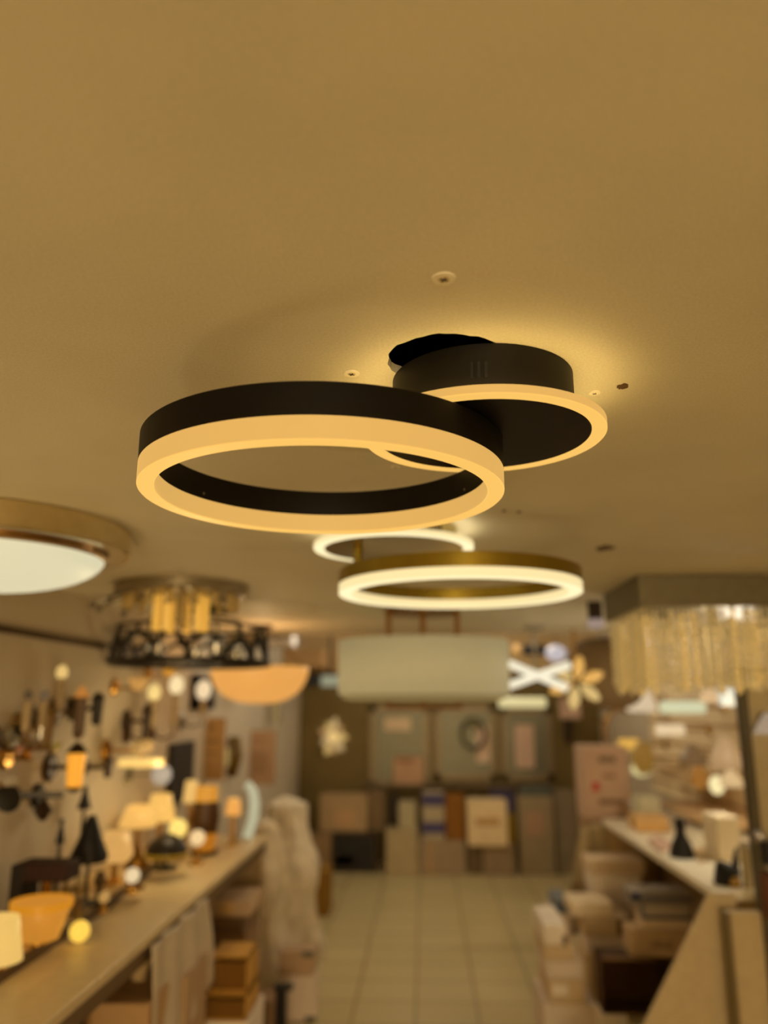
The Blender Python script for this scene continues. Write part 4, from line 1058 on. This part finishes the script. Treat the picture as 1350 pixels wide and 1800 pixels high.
rshade(1218, 1326, 44, 34, 'brownish bell-shaped wall lamp above the orange jar lamp', (136, 104, 66), .55, off=.2)
rshade(1275, 1322, 46, 50, 'tall pale beige shade lamp at the right of display', (186, 150, 106), .75, off=.2)
rshade(1128, 1414, 34, 16, 'silvery white reflector lamp behind the red-dotted carton', (196, 190, 156), .8, shape='box', off=.32)
# arch brass lamp near the dark wall
p = W(1092, 1290, y=6.9)
t = thing('arc_lamp', 'thin brass hoop lamp against the dark wall right of the globe pendant', 'wall lamp', (p.x, BY, p.z))
MB().tube([(p.x+.13*math.cos(a), 6.9, p.z+.2*math.sin(a)) for a in (PI*.3+PI*1.0*i/14 for i in range(15))], .014, 8).build('hoop', BRASS, t)
MB().tube([(p.x-.1, 6.9, p.z+.1), (p.x-.1, BY, p.z+.1)], .008, 8).build('wall_arm', BRASS, t)

# big carton with a red dot beside the counter end
Yc = 5.36
stack(Yc, .3, 0, [
  (1030, 1112, 1440, (156, 124, 84), 'tall drab carton carrying the red-dotted one, far end of right counter', dict(group='cartons at the far end of right counter')),
])
x0, x1, zb_ = col_px(1030, 1112, 1440, Yc); zt = W(1070, 1312, y=Yc).z
carton(x0, x1, Yc, Yc+.3, zb_, zt, (190, 158, 132), 'large pinkish carton with a red dot and grey print, right counter', group='cartons at the far end of right counter',
       print_=[(.19, .32, .38, .50, (185, 0, 0)), (.35, .72, .78, .86, (120, 96, 72)), (.4, .7, .56, .61, (150, 114, 78)), (.3, .85, .2, .27, (130, 98, 68))])
# wrapped goods at the end of right counter
m = MB().grid(lambda u, v: (CX0+.07-.20*u-.14*v*u, 5.305+.018*math.sin(u*13+v*5), .90-.62*v-.06*u), 22, 18)
t = tag(m.build('plastic_sheet', mat((168, 148, 108), .35), solid=.002), 'crumpled grey plastic sheet draped at the far end of right counter', 'sheet')

# objects on the right counter
def black_bottle_lamp(px, pyt, pyb, Y, label, gold=False):
    a = W(px, pyt, y=Y); z0 = .90; H = a.z-z0; r = .055
    t = thing('table_lamp', label, 'table lamp', (a.x, Y, z0), 'black table lamps on the right counter')
    MB().lathe([(0, z0), (r, z0), (r*1.05, z0+H*.1), (r*.8, z0+H*.35), (r*.45, z0+H*.55), (r*.32, z0+H*.75), (0, z0+H*.76)], (a.x, Y, 0), 24).build('body', BLACK, t)
    MB().lathe([(r*.5, z0+H*.74), (r*.36, z0+H), (0, z0+H)], (a.x, Y, 0), 20).build('neck', BLACKM, t)
    return t, a, z0, H
black_bottle_lamp(1194, 1438, 1500, 4.02, 'black bottle-shaped table lamp midway along the right counter')
Y = 3.46; a = W(1284, 1546, y=Y)
t = thing('dome_table_lamp', 'black lamp with a gold ball on the near corner of right counter', 'table lamp', (a.x, Y, .90))
MB().lathe([(0, .90), (.03, .90), (.03, .908), (.012, .92), (.012, a.z), (0, a.z)], (a.x, Y, 0), 20).build('foot', DBRASS, t)
m = MB().lathe([(0, -.02), (.04, -.03), (.06, -.0), (.03, .04), (.012, .06), (0, .06)], (a.x-.012, Y, a.z+.012), 24, ROTY(-.5))
m.build('shade', BLACK, t)
MB().ball((a.x, Y-.05, a.z-.002), .024).build('gold_ball', mat((170, 134, 70), .3, .6), t)
q_ = W(1294, 1490, y=Y)
MB().tube([(a.x+.02, Y, a.z+.02), (q_.x, Y, q_.z)], [.02, .006], 10).build('tail', BLACK, t)
# leaflets
def flat(px0, py0, px1, py1, px2, py2, px3, py3, zz, th, label, col, name, cat):
    pts = [W(a, b, z=zz) for a, b in ((px0, py0), (px1, py1), (px2, py2), (px3, py3))]
    tag(MB().prism([(p.x, p.y) for p in pts], 'z', .90, .90+th).build(name, mat(col, .5)), label, cat)
flat(1200, 1468, 1218, 1462, 1292, 1494, 1270, 1514, .90, .012, 'white glossy catalogue lying on the right counter', (236, 226, 196), 'catalogue', 'book')
flat(1212, 1496, 1232, 1488, 1252, 1502, 1232, 1520, .90, .006, 'pinkish leaflet in front of the white catalogue, right counter', (210, 184, 140), 'leaflet', 'paper')
flat(1140, 1482, 1160, 1474, 1182, 1490, 1162, 1500, .90, .02, 'lilac-pink folded cloth beside the black bottle lamp', (206, 172, 150), 'folded_cloth', 'cloth')
x0, x1, zt = col_px(1118, 1176, 1436, 4.75)
carton(x0, x1, 4.75, 4.95, .90, zt, (214, 172, 112), 'low cream box on the right counter behind the bottle lamp', group='boxes on the right counter', print_=[(.05, .95, .1, .5, (226, 178, 106))])
x0, x1, zt = col_px(1122, 1160, 1402, 5.02)
carton(x0, x1, 5.02, 5.2, .90, zt, (206, 200, 168), 'upright greenish-white box on the right counter near the red-dotted carton', group='boxes on the right counter')
x0, x1, zt = col_px(1258, 1300, 1436, 3.9)
carton(x0, x1, 3.9, 4.1, .90, zt, (244, 226, 190), 'beige carton at the near right of the right counter', group='boxes on the right counter')
# chrome tumbler tray, near right
Y = 3.40; p = W(1312, 1520, y=Y)
t = thing('table_lamp', 'pale glass column lamp on the right counter by the partition', 'table lamp', (p.x, Y, .90))
zt = W(1312, 1490, y=Y).z
MB().lathe([(0, .90), (.022, .90), (.02, .91), (.02, zt), (0, zt)], (p.x, Y, 0), 20).build('glass_column', mat((190, 176, 142), .15), t)
MB().lathe([(0, zt), (.024, zt), (.018, zt+.02), (0, zt+.022)], (p.x, Y, 0), 20).build('cap', CHROME, t)
# things on the partition face
def onpart(px, py): return W(px, py, y=3.15)
p = onpart(1330, 1467)
t = thing('knob_wall_lamp', 'chrome ball lamp on the tall partition at far right', 'wall lamp', (p.x, 3.15, p.z))
MB().lathe([(0, 0), (.02, 0), (.02, .012), (0, .012)], (p.x, 3.15, p.z), 20, ROTX(PI/2)).build('wall_plate', DARKB, t)
MB().ball((p.x, 3.118, p.z), .024).build('chrome_ball', mat((196, 194, 200), .15, .8), t)
p = onpart(1338, 1275)
t = thing('wall_lamp', 'lilac-white bell wall lamp at the top of partition, far right', 'wall lamp', (p.x, 3.15, p.z))
MB().tube([(p.x, 3.15, p.z+.03), (p.x, 3.08, p.z+.03)], .006, 8).build('arm', DARKB, t)
MB().lathe([(.012, .045), (.04, 0), (.055, -.028)], (p.x, 3.08, p.z), 24).build('lamp_shade', glow((180, 160, 136), .7), t, solid=.003)
p = onpart(1344, 1498)
tag(MB().box(p.x-.02, p.x+.06, 3.09, 3.15, p.z-.035, p.z+.04).build('wall_box', BLACK, bevel=.005), 'black box lamp on the partition at the right picture edge', 'wall lamp')
a, b = onpart(1330, 1530), onpart(1352, 1612)
tag(MB().box(a.x, b.x+.08, 3.07, 3.15, b.z, a.z).build('wall_box', mat((104, 56, 10), .6), bevel=.005), 'red-brown wooden box on the partition at the right picture edge', 'wall lamp')

# ------------------------------------------------------------------ lights
def point(name, loc, e, col, r=.1):
    l = bpy.data.lights.new(name, 'POINT'); l.energy = e; l.color = col; l.shadow_soft_size = r
    o = bpy.data.objects.new(name, l); o.location = loc; COL.objects.link(o); return o
OR = (1, .77, .41); WM = (1, .83, .55); NW = (1, .90, .72)
point('fill_light_behind', (-.6, -.9, 1.1), 4, OR, .2)  # unseen fill lights added behind the camera for even light
point('fill_light_behind', (.8, -.8, 1.1), 3, OR, .2)
point('fill_light_behind', (-.2, -2.6, .9), 33, OR, .35)
point('fill_light_behind', (.5, -5.6, 1.1), 255, WM, .45)
point('counter_lamp_glow', (-1.0, 1.3, 1.15), 3, OR, .08)
point('bowl_glow', (bx, by, bz+.01), 2.5, (1, .66, .32), .06)
point('left_counter_glow', (-1.0, 3.4, 1.35), 3, OR, .06)
point('right_counter_glow', (1.5, 3.9, 1.55), 8, NW, .06)
point('crystal_glow', (1.02, 2.86, zbx-.09), 1.0, OR, .04)
point('back_fill', (-.5, 5.5, 2.34), 13, NW, .05)  # unseen fill lights added above the low ceiling edge to brighten the back
point('back_fill', (.7, 6.2, 2.34), 13, NW, .05)
point('back_fill', (.1, 7.6, 2.36), 15, NW, .05)
#point('dome_glow', (-1.035, 1.80, CZ-.20), 1.2, WM, .08)

w = bpy.data.worlds.new('world'); sc.world = w; w.use_nodes = True
w.node_tree.nodes['Background'].inputs[0].default_value = (1, .75, .45, 1)
w.node_tree.nodes['Background'].inputs[1].default_value = .02

sc.view_settings.view_transform = 'Standard'; sc.view_settings.look = 'None'
sc.view_settings.exposure = 0; sc.view_settings.gamma = 1; sc.view_settings.use_curve_mapping = False
sc.cycles.use_denoising = True
sc.cycles.max_bounces = 8
sc.cycles.sample_clamp_indirect = 6
